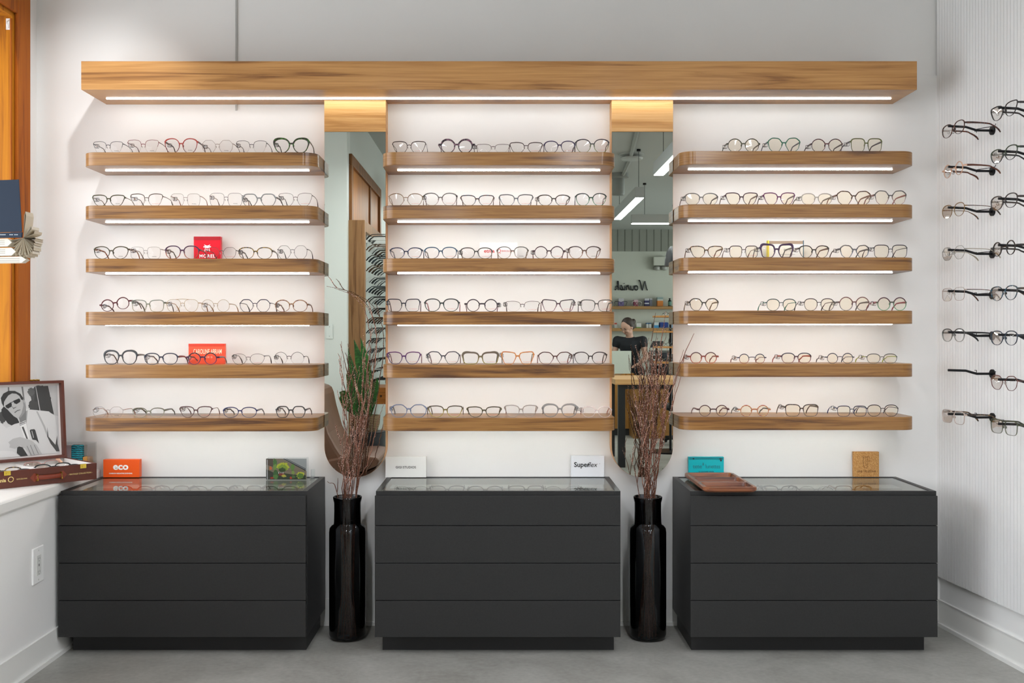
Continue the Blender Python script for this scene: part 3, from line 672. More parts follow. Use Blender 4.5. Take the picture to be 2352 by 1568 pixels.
G['left', 5] = [
 (125,408,1152,'oct','M','m:#b8a8a4','m:#c08a70','fine rose silver octagonal',1,'M',None),
 (485,780,1163,'pcat','A','k:#5a5634,#b8b8a0','s:#5c5646','olive gradient angular',2,None,None),
 (910,1205,1150,'cat','A','s:#5a2c30','m:#6a4038','burgundy brown cat-eye',2,'E',None),
 (1300,1610,1157,'panto','A','s:#22306a','s:#2c2c3a','royal blue',1,None,None),
 (1775,2050,1148,'hex','A2','s:#38383a','s:#3a2030','black hexagonal',2,None,None)]
G['middle', 0] = [
 (168,490,185,'cat','B','m:#4a3a34','s:#3a3028','dark brown metal cat-eye',0,'E',None),
 (608,950,168,'round','T','t:#241c24,#a06a84','s:#3a2430','thick black round pink-speckled',-1,'E',None),
 (965,1285,210,'cat','H','m:#4a2424','m:#6a2030','low dark red half-rim',0,None,'m:#7a6a68'),
 (1280,1595,195,'cat','B','m:#4a3430','m:#4a3028','brown metal angular',0,'E',None),
 (1605,1905,182,'panto','A','g:#382a5c,#3a1c44','s:#4a3a50','navy and purple rounded',0,'E',None),
 (1905,2225,165,'pcat','A','g:#3a3440,#8a9a3a','t:#2a2020,#8a5a30','green gradient rounded',0,'E',None)]
G['middle', 1] = [
 (133,460,680,'pcat','B','m:#a88c6c','s:#8a6c50','beige gold metal',0,'E',None),
 (465,785,675,'pcat','A','k:#2c2420,#d8b8b0','t:#2a201c,#c09888','spotted brow clear pink',1,'E',None),
 (815,1135,695,'cat','A','t:#6a3c24,#2c5a6c','t:#3a2418,#a0643c','tortoise and teal cat-eye',0,'E',None),
 (1180,1505,688,'cat','A','g:#6c6c70,#8a98a8','t:#5a3424,#8a6450','blue-grey square cat-eye',0,'E',None),
 (1545,1855,692,'pcat','A','s:#4a4038','t:#4a3424,#9a7a54','dark taupe rounded',1,'E',None),
 (1905,2200,678,'pcat','A','g:#20302c,#2c9a64','s:#2a2a28','black to emerald green',0,'E',None)]
G['middle', 2] = [
 (145,455,1192,'pcat','A','t:#1c2038,#2c4c7c','s:#4a4a60','navy marbled cat-eye',0,'E',None),
 (470,785,1187,'panto','A','g:#2c6484,#2c3850','s:#5a6450','petrol blue rounded',0,'E',None),
 (810,1120,1192,'panto','A','s:#54504c','t:#6a4a2c,#b89464','grey-brown rounded',1,'E',None),
 (1160,1460,1183,'panto','A','k:#5c5a50,#b8a080','t:#6a5040,#c0a070','taupe gradient translucent',0,'M',None),
 (1500,1810,1180,'round','A','s:#44202c','s:#9a5a4c','dark burgundy round',1,'E',None),
 (1835,2145,1180,'pcat','A','g:#4a3830,#b07040','t:#6a4024,#c08a5c','brown to caramel rounded',1,'M',None)]
G['middle', 3] = [
 (118,435,193,'sqg','A','s:#2a2c3c','s:#5a3a38','dark navy angular square',1,'E',None),
 (472,805,190,'panto','A2','g:#2a3030,#1c4c40','s:#b02c34','dark green with red corners',0,'E',None),
 (855,1185,195,'round','A2','s:#3c2c38','s:#7a2c50','dark plum round keyhole',-1,'E',None),
 (1235,1570,212,'cat','H','m:#4a3430','t:#3a2420,#7a5a44','wide brown half-rim cat-eye',1,'E','m:#b0a8a0'),
 (1585,1900,198,'ang','A','g:#3c2a30,#8a3c5c','s:#6a3c44','plum angular square',-1,'E',None),
 (1950,2260,200,'rect','A','k:#4a4844,#6a6460','s:#3a3634','smoky grey rectangular',1,'E',None)]
G['middle', 4] = [
 (118,440,693,'cat','A2','g:#6a2470,#3c3c78','s:#7a3a4c','purple and blue cat-eye',1,'E',None),
 (495,810,690,'geo','A','g:#3c3848,#3a4a44','s:#6a2c3c','slate grey geometric',1,'E',None),
 (830,1180,698,'rect','T','g:#7c6a58,#a8983c','s:#3a3c44','thick taupe to mustard rectangular',0,'E',None),
 (1200,1515,690,'ang','A2','z:#b85a20,#e09a50','t:#4a4428,#8a8a60','orange tiger-striped square',1,'E',None),
 (1550,1875,695,'geo','A','g:#5a2c1c,#6c2434','t:#6a2c24,#c05a4c','burgundy geometric',-1,'E',None),
 (1890,2205,695,'pcat','A','s:#3c2c28','s:#2c2c34','dark brown rounded cat-eye',0,'E',None)]
G['middle', 5] = [
 (150,500,1192,'oct','A2','c:#6c7c9c','s:#4a4a50','translucent blue geometric',1,None,None),
 (505,840,1203,'cat','A2','g:#54462c,#c8b040','s:#5a4c30','brown to yellow square',0,'E',None),
 (875,1205,1212,'cat','A2','s:#565032','t:#4a4430,#c8a45c','olive green cat-eye',0,'E',None),
 (1230,1548,1198,'cat','A','c:#a89c94','s:#b07a5c','translucent taupe cat-eye',0,'D',None),
 (1590,1925,1190,'panto','T','c:#8a8684','s:#2c2c2c','thick translucent grey rounded',-1,None,None),
 (1965,2250,1212,'panto','A','c:#f0dcd6,#ffffff','s:#b86c50','crystal clear pale pink',1,None,None)]
G['right', 0] = [
 (565,875,158,'round','A','t:#3a3824,#6c6844','s:#4a4a40','olive tortoise round',2,None,None),
 (945,1250,150,'geo','A','g:#1c7a5c,#1f7a60','s:#4a5478','green geometric',2,None,None),
 (1350,1645,160,'round','A','t:#3a2428,#8c4c4c','s:#4a444c','burgundy speckled round',2,None,None),
 (1715,2015,155,'square','A','s:#6a6c2c','s:#544a5c','olive yellow soft square',2,None,None)]
G['right', 1] = [
 (170,485,665,'panto','A','k:#54504e,#b8b4b0','s:#4a4644','grey fading to clear rounded',1,None,None),
 (550,855,660,'cat','A','s:#4a2430','s:#7a5c50','dark burgundy angular cat-eye',2,None,None),
 (905,1200,660,'cat','A','s:#7c2468','s:#6a5a60','magenta cat-eye',2,None,None),
 (1255,1550,667,'panto','A','c:#c8c0b4','s:#8a8478','crystal beige rounded',1,None,None),
 (1585,1910,645,'geo','A','t:#4a2c1c,#8c5a34','s:#9a6450','brown tortoise geometric',2,None,None),
 (1940,2240,641,'geo','A','k:#3c3a38,#d0a8a4','s:#b06c6c','grey to pink geometric',2,None,None)]
G['right', 2] = [
 (220,530,1157,'cat','A','t:#2c2018,#a0743c','t:#6a4428,#a87c50','yellow tortoise cat-eye',2,'E',None),
 (585,860,1155,'square','B','m:#4c3c38','s:#5a3c30','thin brown square',2,'E',None),
 (875,1185,1142,'sqg','T','s:#54345c','s:#5a5c60','thick purple square',3,None,None),
 (1235,1520,1152,'pcat','A','t:#2a2220,#4a3c30','s:#7a5648','dark tortoise rounded',2,None,None),
 (1615,1895,1148,'geo','A2','k:#3c3844,#8a9aac','s:#4a444c','charcoal to grey-blue angular',2,None,None),
 (1930,2250,1147,'square','B','m:#2c3038','m:#3a3034','thin navy square metal',1,None,None)]
G['right', 3] = [
 (215,490,185,'geo','A','t:#26221e,#4c4028','t:#6a4c28,#a88448','black tortoise geometric',2,None,None),
 (930,1215,190,'panto','B','m:#24504c','m:#2c9a84','dark teal metal panto',2,'D',None),
 (1280,1570,186,'panto','B','m:#3c3028','m:#4c2c30','dark bronze metal panto',2,'D',None),
 (1610,1895,172,'round','A','g:#8c5a50,#4a4a60','s:#5a4c4c','rose brown round',3,'D',None),
 (1965,2240,175,'round','A2','g:#5c3440,#70c088','s:#b03c54','plum top and mint green round',2,'D',None)]
G['right', 4] = [
 (205,490,685,'round','A2','g:#6a4444,#d05424','s:#a03c2c','orange-red round',2,'D',None),
 (665,935,702,'round','B','m:#1c2a48','s:#8a4438','small navy and red round',3,'D','m:#a03828'),
 (1070,1355,692,'panto','A','g:#28344c,#7c2c34','s:#c04c38','burgundy and blue rounded',3,'D',None),
 (1485,1755,695,'round','B','m:#24304c','s:#38404c','navy blue metal round',3,'D',None),
 (1865,2155,700,'panto','B','s:#686c64','s:#c0d024','small grey with lime yellow arms',3,'D',None)]
G['right', 5] = [
 (290,590,1178,'round','A','g:#5c342c,#4a2028','s:#6a2c30','brown burgundy round',0,'D',None),
 (672,975,1178,'round','A2','z:#a02c24,#c8a8a4,#2ca0a8,#e0a020','s:#3a4c54','multicoloured striped round',2,'D',None),
 (1105,1420,1170,'rect','A','t:#2c2420,#6c4c34','s:#4c3c30','dark tortoise rectangular',3,'D',None),
 (1590,1870,1185,'square','B','m:#1c2848','m:#1c3c8c','blue and black square metal',2,'D',None),
 (1870,2165,1175,'panto','B','m:#342c2c','s:#4c4450','dark brown metal panto',0,'D',None)]
POSN = ['leftmost', 'second from left', 'third from left', 'fourth from left', 'fifth from left', 'rightmost']
rg = random.Random(11)
for (bay, row), items in G.items():
    ox, k_, _ = CROP[bay]; oy = 280 if row < 3 else 640; dz = BAYS[bay][2]; zs = TOPZ[row] + dz
    for i, (X0, X1, Yt, shp, sty, fr_, te, desc, tg, prn, acc) in enumerate(items):
        u0, u1, v = ox + X0 / k_, ox + X1 / k_, oy + Yt / k_
        yoff = rg.uniform(-.004, .006); y = -.213 + yoff; sp = 2360 / (4 + y)
        W = (u1 - u0) / sp; ztop = EYE - (v - VPY) / sp; H = max(.033, min(.060, ztop - zs))
        pos = 'rightmost' if i == len(items) - 1 else POSN[i]
        lab = f'{desc} eyeglasses, {pos} on {ORD[row]} shelf of {bay} bay'
        roll = 0
        if bay == 'left' and row == 3 and i == 0: roll = -.15; H = .044
        r_ = glasses(((((u0 + u1) / 2) - VPX) / sp, y, zs), W, H, shp, sty, fr_, te, lab, f'eyeglasses on the {ORD[row]} shelf of the {bay} bay', rz=rg.uniform(-.03, .03), roll=roll,
                tagpos=tg * (1 if bay != 'middle' else 1), lens=M_LENSW if bay == 'right' else None, prn=prn, accent=acc, double=(shp == 'avi'))
        if roll: r_.location.z += .006

# ---------------------------------------------------------------- eyeglasses under the cabinet glass
CG = {'left': [(-1.33, .130, 's:#b03a28', 'red-brown'), (-1.20, .128, 's:#a08c8c', 'pale mauve'), (-1.06, .145, 's:#6a6a6c', 'large grey'), (-.93, .12, 's:#4a4a4a', 'dark grey'), (-.80, .13, 'c:#c8c0b8', 'clear beige')],
      'middle': [(-.32, .128, 'm:#8a8a88', 'silver wire'), (-.19, .128, 's:#7c8088', 'grey'), (-.05, .132, 's:#6c6c70', 'dark grey browline'), (.10, .132, 's:#8c8a86', 'translucent grey'), (.235, .13, 'm:#a0a09c', 'pale wire')],
      'right': [(.92, .12, 'c:#d0d0cc', 'clear'), (1.03, .132, 's:#54606c', 'slate blue'), (1.16, .125, 'm:#9a9a98', 'fine silver'), (1.30, .135, 's:#9a6a48', 'warm brown')]}
for side, L in CG.items():
    for i, (x, W, fr_, desc) in enumerate(L):
        glasses((x, -.243 + (i % 2) * .012, .5332), W, .040, ('pcat', 'cat', 'panto', 'square')[i % 4], 'A' if fr_[0] in 'sc' else 'M', fr_, fr_, f'{desc} eyeglasses, {POSN[i]} under the glass top of the {side} cabinet', f'eyeglasses inside the {side} cabinet', tl=.12)

# ---------------------------------------------------------------- wall of display arms on the right
nW = math.hypot(1, K); TX, TY = K / nW, -1 / nW; NX, NY = -1 / nW, -K / nW      # along the wall towards camera; out of the wall
def arm(ywall, z, label):
    bx, by = xr(ywall) + NX * .012, ywall + NY * .012
    t = thing('eyewear_bracket', (bx, by, z), label, 'display bracket', 'black display brackets on the grooved wall', rz=0)
    def q(s_, a=0, dz=0): return (NX * s_ + TX * a, NY * s_ + TY * a, dz)
    mb = MB(); mb.tube([q(0), q(.006)], .0155, 20); mb.build('base_disc', M_BLKMET, t, local=True, smooth=True, sharp=.6)
    mb = MB(); mb.tube([q(.006), q(.060), q(.075, 0, .004), q(.100, 0, .011), q(.165, 0, .013)], .0034, 8, ry=.0042); mb.build('arm_bar', M_BLKMET, t, local=True, smooth=True, sharp=.8)
    mb = MB()
    for sd in (1, -1):
        mb.tube([q(.07, 0, .002), q(.045, sd * .030, .004), q(.028, sd * .056, .004), q(.026, sd * .060, .010), q(.030, sd * .066, .010)], .0013, 6)
    mb.build('temple_prong', M_BLKMET, t, local=True, smooth=True)
    return t
yc1 = 4 - 3.609
rows1 = [300, 393, 486, 583, 677, 771, 858, 958]
g1 = [('panto', 'A', 't:#3c2018,#7c4830', 't:#3c1c14,#8a5038', 'brown tortoise', 1), ('round', 'A', 'c:#e0b090', 's:#6a3418', 'translucent peach', 1), ('panto', 'B', 'm:#a07840', 't:#3a2418,#8a5a34', 'gold and tortoise metal', 0), ('oct', 'M', 'm:#9a9488', 's:#c0b49c', 'fine wire geometric', 1),
      ('square', 'M', 'm:#c8a898', 't:#3a2018,#8a5030', 'fine rose wire square', 1), ('panto', 'A2', 'k:#1c1c1e,#a8a49c', 's:#161618', 'black and clear', 0), None, ('square', 'A', 'c:#c8b4a8', 't:#2c2018,#8a6a44', 'translucent blush', 0)]
ORD8 = ['top', 'second', 'third', 'fourth', 'fifth', 'sixth', 'seventh', 'bottom']
D1 = 3.609
for i, v in enumerate(rows1):
    z = EYE - (v - VPY) * D1 / F
    arm(-yc1, z, f'black metal eyeglasses bracket, {ORD8[i]} bracket of the wall column nearest the corner')
    if g1[i]:
        shp, sty, fr_, te, desc, tg = g1[i]
        s_ = .146; bx, by = xr(-yc1) + NX * (s_ + .012), -yc1 + NY * (s_ + .012); H = .046
        glasses((bx, by, z + .009 - H * .66), .150, H, shp, sty, fr_, te, f'{desc} eyeglasses on {ORD8[i]} arm of the column nearest the corner', 'eyeglasses on the wall column nearest the corner', rz=-(PI / 2 - math.atan(K)), tagpos=tg)
D2w = 2.0676 / (.0894 + (2412 - VPX) / F)        # base of the second column lies just outside the frame
rows2 = [247, 347, 456, 563, 666, 769, 872, 974]
g2 = [('cat', 'A', 's:#241c1a', 's:#2a2020', 'black brown', 1), ('pcat', 'A', 'g:#3c4c34,#3a3a38', 's:#2c2c2c', 'dark green brow', 1), ('panto', 'A', 's:#3c302c', 's:#3c302c', 'thin brown rounded', 1), ('round', 'A2', 't:#1c1816,#4a3424', 's:#241c18', 'thick black round', 0),
      ('pcat', 'A', 't:#3c3a34,#2c6a84', 's:#5a4c40', 'tortoise and blue', 0), ('panto', 'A', 's:#24384a', 's:#2c2c30', 'dark blue rounded', 1), ('geo', 'B', 'm:#7c4c44', 's:#5a3a30', 'reddish metal', 0), ('square', 'A', 'k:#4c5034,#6c6c50', 's:#4a4c38', 'olive translucent', 1)]
for i, v in enumerate(rows2):
    yw = -(4 - D2w); z = EYE - (v - VPY) * (D2w - .02) / F
    arm(yw, z - .012, f'black metal eyeglasses bracket, {ORD8[i]} bracket of the wall column at the picture edge')
    shp, sty, fr_, te, desc, tg = g2[i]; s_ = .146; bx, by = xr(yw) + NX * (s_ + .012), yw + NY * (s_ + .012); H = .046
    glasses((bx, by, z - .003 - H * .66), .150, H, shp, sty, fr_, te, f'{desc} eyeglasses on {ORD8[i]} arm of the column at the picture edge', 'eyeglasses on the wall column at the picture edge', rz=-(PI / 2 - math.atan(K)), tagpos=tg)
# ---------------------------------------------------------------- signs and small things
def flat_art(mb, polys, fx):
    """flat printed picture: each (hex colour, [(x,y)..]) laid over the last by a hair"""
    for i, (c, pts) in enumerate(polys):
        mb.slot(plain(c, .5)); n = len(pts); mb.add([fx(x, y, i) for x, y in pts], [tuple(range(n))])
    return mb
ZC = .5785      # cabinet top
def block(name, u0, u1, vtop, vbot, depth, z0, mat, label, cat, bev=.0008, **k):
    D = (EYE - z0) * F / (vbot - VPY); yf = CAMY + D; s_ = F / D; x0, x1 = (u0 - VPX) / s_, (u1 - VPX) / s_; h = (vbot - vtop) / s_
    yf = min(yf, -.016 - depth); t = thing(name, ((x0 + x1) / 2, yf, z0), label, cat)
    MB().box(x0, x1, yf, yf + depth, z0, z0 + h).build('block', mat, t, bevel=bev)
    return t, (x1 - x0), h
W0 = plain('#fbfaf8', .5); INK = plain('#161616', .5)
t, w_, h_ = block('brand_block', 237, 320, 1055, 1096, .026, ZC, plain('#f05a12', .4), 'orange block sign reading eco at the left end of the left cabinet', 'sign')
text('eco', t, (-.002, -.0006, h_ * .60), .036, W0, bold=.0012, sx=1.12); text('CARBON NEGATIVE EYEWEAR', t, (-.002, -.0006, h_ * .22), .0062, W0, bold=.0002, sx=1.05)
t, w_, h_ = block('brand_block', 885, 979, 1048, 1096, .018, ZC, plain('#e8e8e4', .4), 'white block sign reading GIGI STUDIOS at the left end of the middle cabinet', 'sign')
text('GIGI STUDIOS', t, (.0, -.0006, h_ * .48), .0125, plain('#2c2c2c', .5), bold=.0001)
t, w_, h_ = block('brand_block', 1311, 1387, 1045, 1093.5, .014, ZC, plain('#eceef2', .15), 'white block sign reading Superflex at the right end of the middle cabinet', 'sign')
text('Super', t, (-.053, -.0006, h_ * .57), .026, INK, align='LEFT', bold=.0005); text('flex', t, (-.002, -.0006, h_ * .57), .026, INK, align='LEFT', shear=.25); text('o', t, (.046, -.0006, h_ * .63), .006, INK)
t, w_, h_ = block('brand_block', 1580, 1661, 1048, 1094, .016, ZC, plain('#12b9c4', .25), 'turquoise block sign behind the wooden tray on the right cabinet', 'sign')
TQ = plain('#0b6f78', .5)
MB().box(-w_ / 2 + .003, w_ / 2 - .002, -.0004, 0, h_ * .86, h_ * .985).build('printed_band', plain('#0e8f9a', .3), t, local=True)
text('tete', t, (-.052, -.0006, h_ * .52), .023, TQ, align='LEFT', sx=.95); text('a', t, (-.016, -.0006, h_ * .66), .021, TQ, align='LEFT'); text('lunettes', t, (-.003, -.0006, h_ * .52), .023, TQ, align='LEFT', sx=.78)
text('BY CAROLINE ABRAM', t, (-.0, -.0006, h_ * .26), .0075, TQ, sx=.8, bold=.0002)
mb = MB().slot(INK)
for cx_, cz_, r_ in ((-.049, h_ * .91, .003), (.057, h_ * .82, .0035)): mb.add([(cx_ + r_ * math.cos(a * PI / 6), -.0008, cz_ + r_ * math.sin(a * PI / 6)) for a in range(12)], [tuple(range(12))])
for a in range(7):
    th = PI * .1 + a * PI * .13; mb.add([(.056, -.0008, h_ * .87), (.056 + .008 * math.cos(th), -.0008, h_ * .87 + .007 * math.sin(th)), (.056 + .006 * math.cos(th + .3), -.0008, h_ * .87 + .005 * math.sin(th + .3))], [(0, 1, 2)])
mb.add([(-.063, -.0008, h_ * .17), (-.056, -.0008, h_ * .20), (-.049, -.0008, h_ * .17), (-.045, -.0008, h_ * .20), (-.048, -.0008, h_ * .14), (-.056, -.0008, h_ * .17)], [(0, 1, 2, 3, 4, 5)])
mb.build('printed_ornament', None, t, local=True)
m, nt, out = newmat('cork'); b = pbsdf(nt, out, None, .8); tc = N(nt, 'TexCoord'); no = N(nt, 'TexVoronoi'); no.inputs['Scale'].default_value = 420; cr = N(nt, 'ValToRGB'); e = cr.color_ramp.elements
e[0].color = lin('#d2a468'); e[1].color = lin('#a06c34'); e[1].position = .9; nt.links.new(tc.outputs['Object'], no.inputs[0]); nt.links.new(no.outputs['Color'], cr.inputs[0]); nt.links.new(cr.outputs[0], b.inputs['Base Color'])
t, w_, h_ = block('cork_block', 1957, 2015, 1036, 1093.5, .016, ZC, m, 'square cork block sign at the back of the right cabinet', 'sign')
CK = plain('#6a4420', .8); text('ONE TRUE PAIR', t, (0, -.0006, h_ * .22), .0105, CK, sx=1.0)
mb = MB(); mb.tube([(-.012, -.0006, h_ * .80), (-.012, -.0006, h_ * .50), (-.009, -.0006, h_ * .40), (-.002, -.0006, h_ * .36), (.004, -.0006, h_ * .40), (.004, -.0006, h_ * .80)], .0006, 4)
mb.tube([(-.002, -.0006, h_ * .80), (-.002, -.0006, h_ * .44)], .0006, 4); mb.tube([(.004, -.0006, h_ * .80), (.011, -.0006, h_ * .80), (.014, -.0006, h_ * .72), (.011, -.0006, h_ * .62), (.004, -.0006, h_ * .60)], .0006, 4); mb.tube([(-.016, -.0006, h_ * .80), (.006, -.0006, h_ * .80)], .0006, 4)
mb.build('burnt_emblem', CK, t, local=True)
# acrylic block with printed photograph
t, w_, h_ = block('photo_block', 611, 704, 1053, 1101, .045, ZC, M_ACRYL, 'clear acrylic block printed with hanging green plants, at the right end of the left cabinet', 'photo block')
rg = random.Random(5)
def bush(cx, cy, rx, ry, n=26, sp=.25): return [(cx + rx * (1 + rg.uniform(-sp, sp)) * math.cos(2 * PI * k / n), cy + ry * (1 + rg.uniform(-sp, sp)) * math.sin(2 * PI * k / n)) for k in range(n)]
art = [('#8a7c68', [(265, 300), (1525, 300), (1525, 930), (265, 930)]), ('#a9acab', [(760, 300), (1525, 300), (1525, 680)]), ('#2a2a2c', [(780, 300), (830, 300), (1500, 640), (1490, 670)]), ('#8a8f92', [(830, 300), (860, 300), (1500, 620), (1500, 640)]), ('#2a2a2c', [(880, 300), (905, 300), (1500, 600), (1500, 618)]),
       ('#5c5046', [(265, 300), (480, 300), (480, 520), (265, 450)]), ('#26221e', [(265, 455), (480, 525), (480, 540), (265, 475)]), ('#3a3a30', [(265, 620), (600, 760), (600, 930), (265, 930)]), ('#2c3a24', [(600, 700), (1100, 780), (1500, 800), (1500, 930), (600, 930)]),
       ('#d8703a', bush(410, 590, 40, 55)), ('#4c7c3c', bush(540, 420, 60, 120)), ('#7ca04c', bush(545, 560, 55, 90)), ('#3c6a34', bush(570, 760, 75, 120)), ('#5c8a40', bush(560, 850, 80, 70)),
       ('#c8cc3c', bush(790, 540, 180, 125)), ('#8ca838', bush(785, 580, 150, 100)), ('#3c5428', bush(770, 640, 110, 70)), ('#8c3024', [(650, 740), (840, 740), (810, 830), (660, 810)]), ('#6c9444', bush(1090, 560, 60, 110)), ('#8ca44c', bush(1110, 720, 50, 60)),
       ('#d0d044', bush(1330, 790, 120, 110)), ('#5c8430', bush(1330, 820, 95, 80)), ('#4c6c34', bush(1120, 850, 60, 50)), ('#b03c24', bush(450, 880, 50, 30)), ('#c04a2c', bush(1040, 880, 40, 35)), ('#c8c04c', bush(820, 820, 70, 40)), ('#dddddd', [(300, 330), (318, 330), (318, 925), (300, 925)])]
flat_art(MB(), art, lambda x, y, i: ((x - 895) / 1260 * w_, .0010 - .00003 * i, h_ - (y - 300) / 630 * h_)).build('printed_photograph', None, t, local=True)
MB().box(-w_ / 2 + .001, w_ / 2 - .001, .0013, .002, .001, h_ - .001).build('print_backing', plain('#b8bcbc', .5), t, local=True)
text('EYE', t, (-.020, -.0012, h_ * .32), .0085, W0, space=1.8)
t = single('acrylic_steps', MB().slot(M_ACRYL).box(*(lambda a, b: (a[0], b[0]))(P(711, 0, 3.93), P(719.5, 0, 3.93)), -.072, -.030, ZC, ZC + .004).box(*(lambda a, b: (a[0], b[0]))(P(711, 0, 3.93), P(719.5, 0, 3.93)), -.044, -.030, ZC + .004, ZC + .030), None, (P(715, 0, 3.93)[0], -.05, ZC), 'small clear acrylic piece beside the plant photo block', 'acrylic stand')
# brand blocks on the shelves
def shelfblock(name, bay, row, u0, u1, vtop, depth, yb, mat, label, **k):
    z0 = TOPZ[row] + BAYS[bay][2]; D = 4 + yb - depth; s_ = F / D; x0, x1 = (u0 - VPX) / s_, (u1 - VPX) / s_; h = EYE - (vtop - VPY) / s_ - z0
    t = thing(name, ((x0 + x1) / 2, yb - depth, z0), label, 'sign'); MB().box(x0, x1, yb - depth, yb, z0, z0 + h).build('block', mat, t, bevel=.0006); return t, x1 - x0, h
t, w_, h_ = shelfblock('brand_block', 'left', 2, 445, 507, 543, .022, -.03, plain('#d81830', .2), 'red block sign reading MOREL behind the third shelf eyeglasses of the left bay')
MB().box(-w_ / 2, w_ / 2, -.0004, 0, h_ * .86, h_ * .99).build('printed_band', plain('#a80c20', .3), t, local=True)
text('MOREL', t, (.0, -.0006, h_ * .235), .0175, W0, bold=.0005, space=1.15); text('LUNETIER FRANCE', t, (0, -.0006, h_ * .09), .0042, W0)
mb = MB()
for pts in ([(-.012, .070), (-.0045, .0665), (0, .0655), (.0045, .0665), (.012, .070), (.0085, .0635), (.0085, .056), (.004, .057), (0, .0545), (-.004, .057), (-.0085, .056), (-.0085, .0635)], [(-.0145, .063), (-.0085, .063), (-.0085, .0585), (-.0145, .0585)], [(.0085, .063), (.0145, .063), (.0145, .0585), (.0085, .0585)],
            [(-.008, .056), (-.0065, .056), (-.0085, .041), (-.0115, .041)], [(.008, .056), (.0065, .056), (.0085, .041), (.0115, .041)]):
    mb.slot(W0); mb.add([(x, -.0007, z - .003 + (h_ - .097) * .8) for x, z in pts], [tuple(range(len(pts)))])
mb.build('emblem', None, t, local=True); text('M', t, (0, -.0006, .045 + (h_ - .097) * .8), .012, W0, bold=.0002)
t, w_, h_ = shelfblock('brand_block', 'left', 4, 433, 517, 789, .016, -.07, plain('#f05a40', .2), 'coral red block sign reading CAROLINE ABRAM PARIS on the fifth shelf of the left bay')
MB().box(-w_ / 2, w_ / 2, -.0004, 0, h_ * .87, h_ * .99).build('printed_band', plain('#d03c28', .3), t, local=True)
CR = plain('#ffe6c8', .5); text('CAROLINE ABRAM', t, (.003, -.0006, h_ * .60), .026, CR, sx=.50, bold=.0002); text('P A R I S', t, (.003, -.0006, h_ * .33), .010, CR)
t, w_, h_ = shelfblock('brand_block', 'middle', 2, 1102, 1188, 557, .014, -.05, plain('#f2f2f2', .3), 'white block sign reading etnia BARCELONA on the third shelf of the middle bay')
RD = plain('#d8383a', .5); text('etnia', t, (-.056, -.0006, h_ * .56), .019, RD, align='LEFT', bold=.0003, sx=1.1); text('BARCELONA', t, (.012, -.0006, h_ * .56), .0085, RD, align='LEFT', sx=.95)
MB().tube([(.0005 + .0075 * math.cos(a * PI / 8), -.0006, h_ * .57 + .0075 * math.sin(a * PI / 8)) for a in range(16)], .0011, 5, closed=True).ell((.007, -.0006, h_ * .44), .0014, .0004, .0014, 8, 4).build('ring_emblem', RD, t, local=True)
t, w_, h_ = shelfblock('brand_block', 'right', 2, 1764, 1846, 552, .022, -.05, plain('#eeeeec', .2), 'white block sign with a yellow left edge on the third shelf of the right bay')
MB().slot(plain('#e8d83c', .3)).box(-w_ / 2 - .0004, -w_ / 2 + .004, -.0004, .0224, 0, h_).slot(plain('#2c5a6c', .3)).box(w_ / 2 - .003, w_ / 2 + .0004, -.0004, .0224, 0, h_).slot(plain('#a08c78', .4)).box(-w_ / 2 + .004, w_ / 2 - .003, -.0004, 0, h_ * .83, h_ * .98).build('coloured_edges', None, t, local=True)
text('ES / E', t, (.006, -.0006, h_ * .52), .0125, plain('#5a5a58', .5)); MB().box(-.025, .035, -.0004, 0, h_ * .30, h_ * .315).build('printed_line', plain('#9a9a98', .5), t, local=True)

# wooden tray with three hollows
x0, x1, y0, y1, z0, zt = .710, .897, -.443, -.055, ZC + .003, ZC + .021
t = thing('wooden_tray', ((x0 + x1) / 2, (y0 + y1) / 2, ZC), 'walnut tray with three long compartments lying on the right cabinet', 'tray')
def rrect(a0, a1, b0, b1, r, n=6):
    out = []
    for cx_, cy_, s_ in ((a1 - r, b1 - r, 0), (a0 + r, b1 - r, 1), (a0 + r, b0 + r, 2), (a1 - r, b0 + r, 3)):
        for k in range(n + 1):
            a = s_ * PI / 2 + k / n * PI / 2; out.append((cx_ + r * math.cos(a), cy_ + r * math.sin(a)))
    return out
bm = bmesh.new(); px, py = t.location.x, t.location.y; pz = t.location.z
outer = rrect(x0, x1, y0, y1, .022)
hol = []; gap = .010; L = (y1 - y0 - 4 * gap) / 3
for k in range(3): hol.append(rrect(x0 + .011, x1 - .011, y0 + gap + k * (L + gap), y0 + gap + k * (L + gap) + L, .012))
def ring(pts, z, sc=1.0):
    cx_ = sum(p[0] for p in pts) / len(pts); cy_ = sum(p[1] for p in pts) / len(pts)
    return [bm.verts.new((cx_ + (p[0] - cx_) * (1 - sc / abs(p[0] - cx_) if abs(p[0] - cx_) > sc else 1) - px, cy_ + (p[1] - cy_) * (1 - sc / abs(p[1] - cy_) if abs(p[1] - cy_) > sc else 1) - py, z - pz)) for p in pts]
def strip(a, b):
    n = len(a)
    for i in range(n): bm.faces.new((a[i], a[(i + 1) % n], b[(i + 1) % n], b[i]))
r0 = ring(outer, z0, .006); r1 = ring(outer, z0 + .006, 0); r2 = ring(outer, zt - .002, 0); r3 = ring(outer, zt, .002)
bm.faces.new(list(reversed(r0))); strip(r0, r1); strip(r1, r2); strip(r2, r3)
edges = [bm.edges.get((r3[i], r3[(i + 1) % len(r3)])) for i in range(len(r3))]
for hp in hol:
    h0 = ring(hp, zt, 0); h1 = ring(hp, zt - .0015, .0008); h2 = ring(hp, z0 + .005, .004); h3 = ring(hp, z0 + .003, .008)
    edges += [bm.edges.new((h0[i], h0[(i + 1) % len(h0)])) for i in range(len(h0))]
    strip(h1, h0); strip(h2, h1); strip(h3, h2); bm.faces.new(h3)
bmesh.ops.triangle_fill(bm, edges=edges, use_beauty=True, use_dissolve=False)
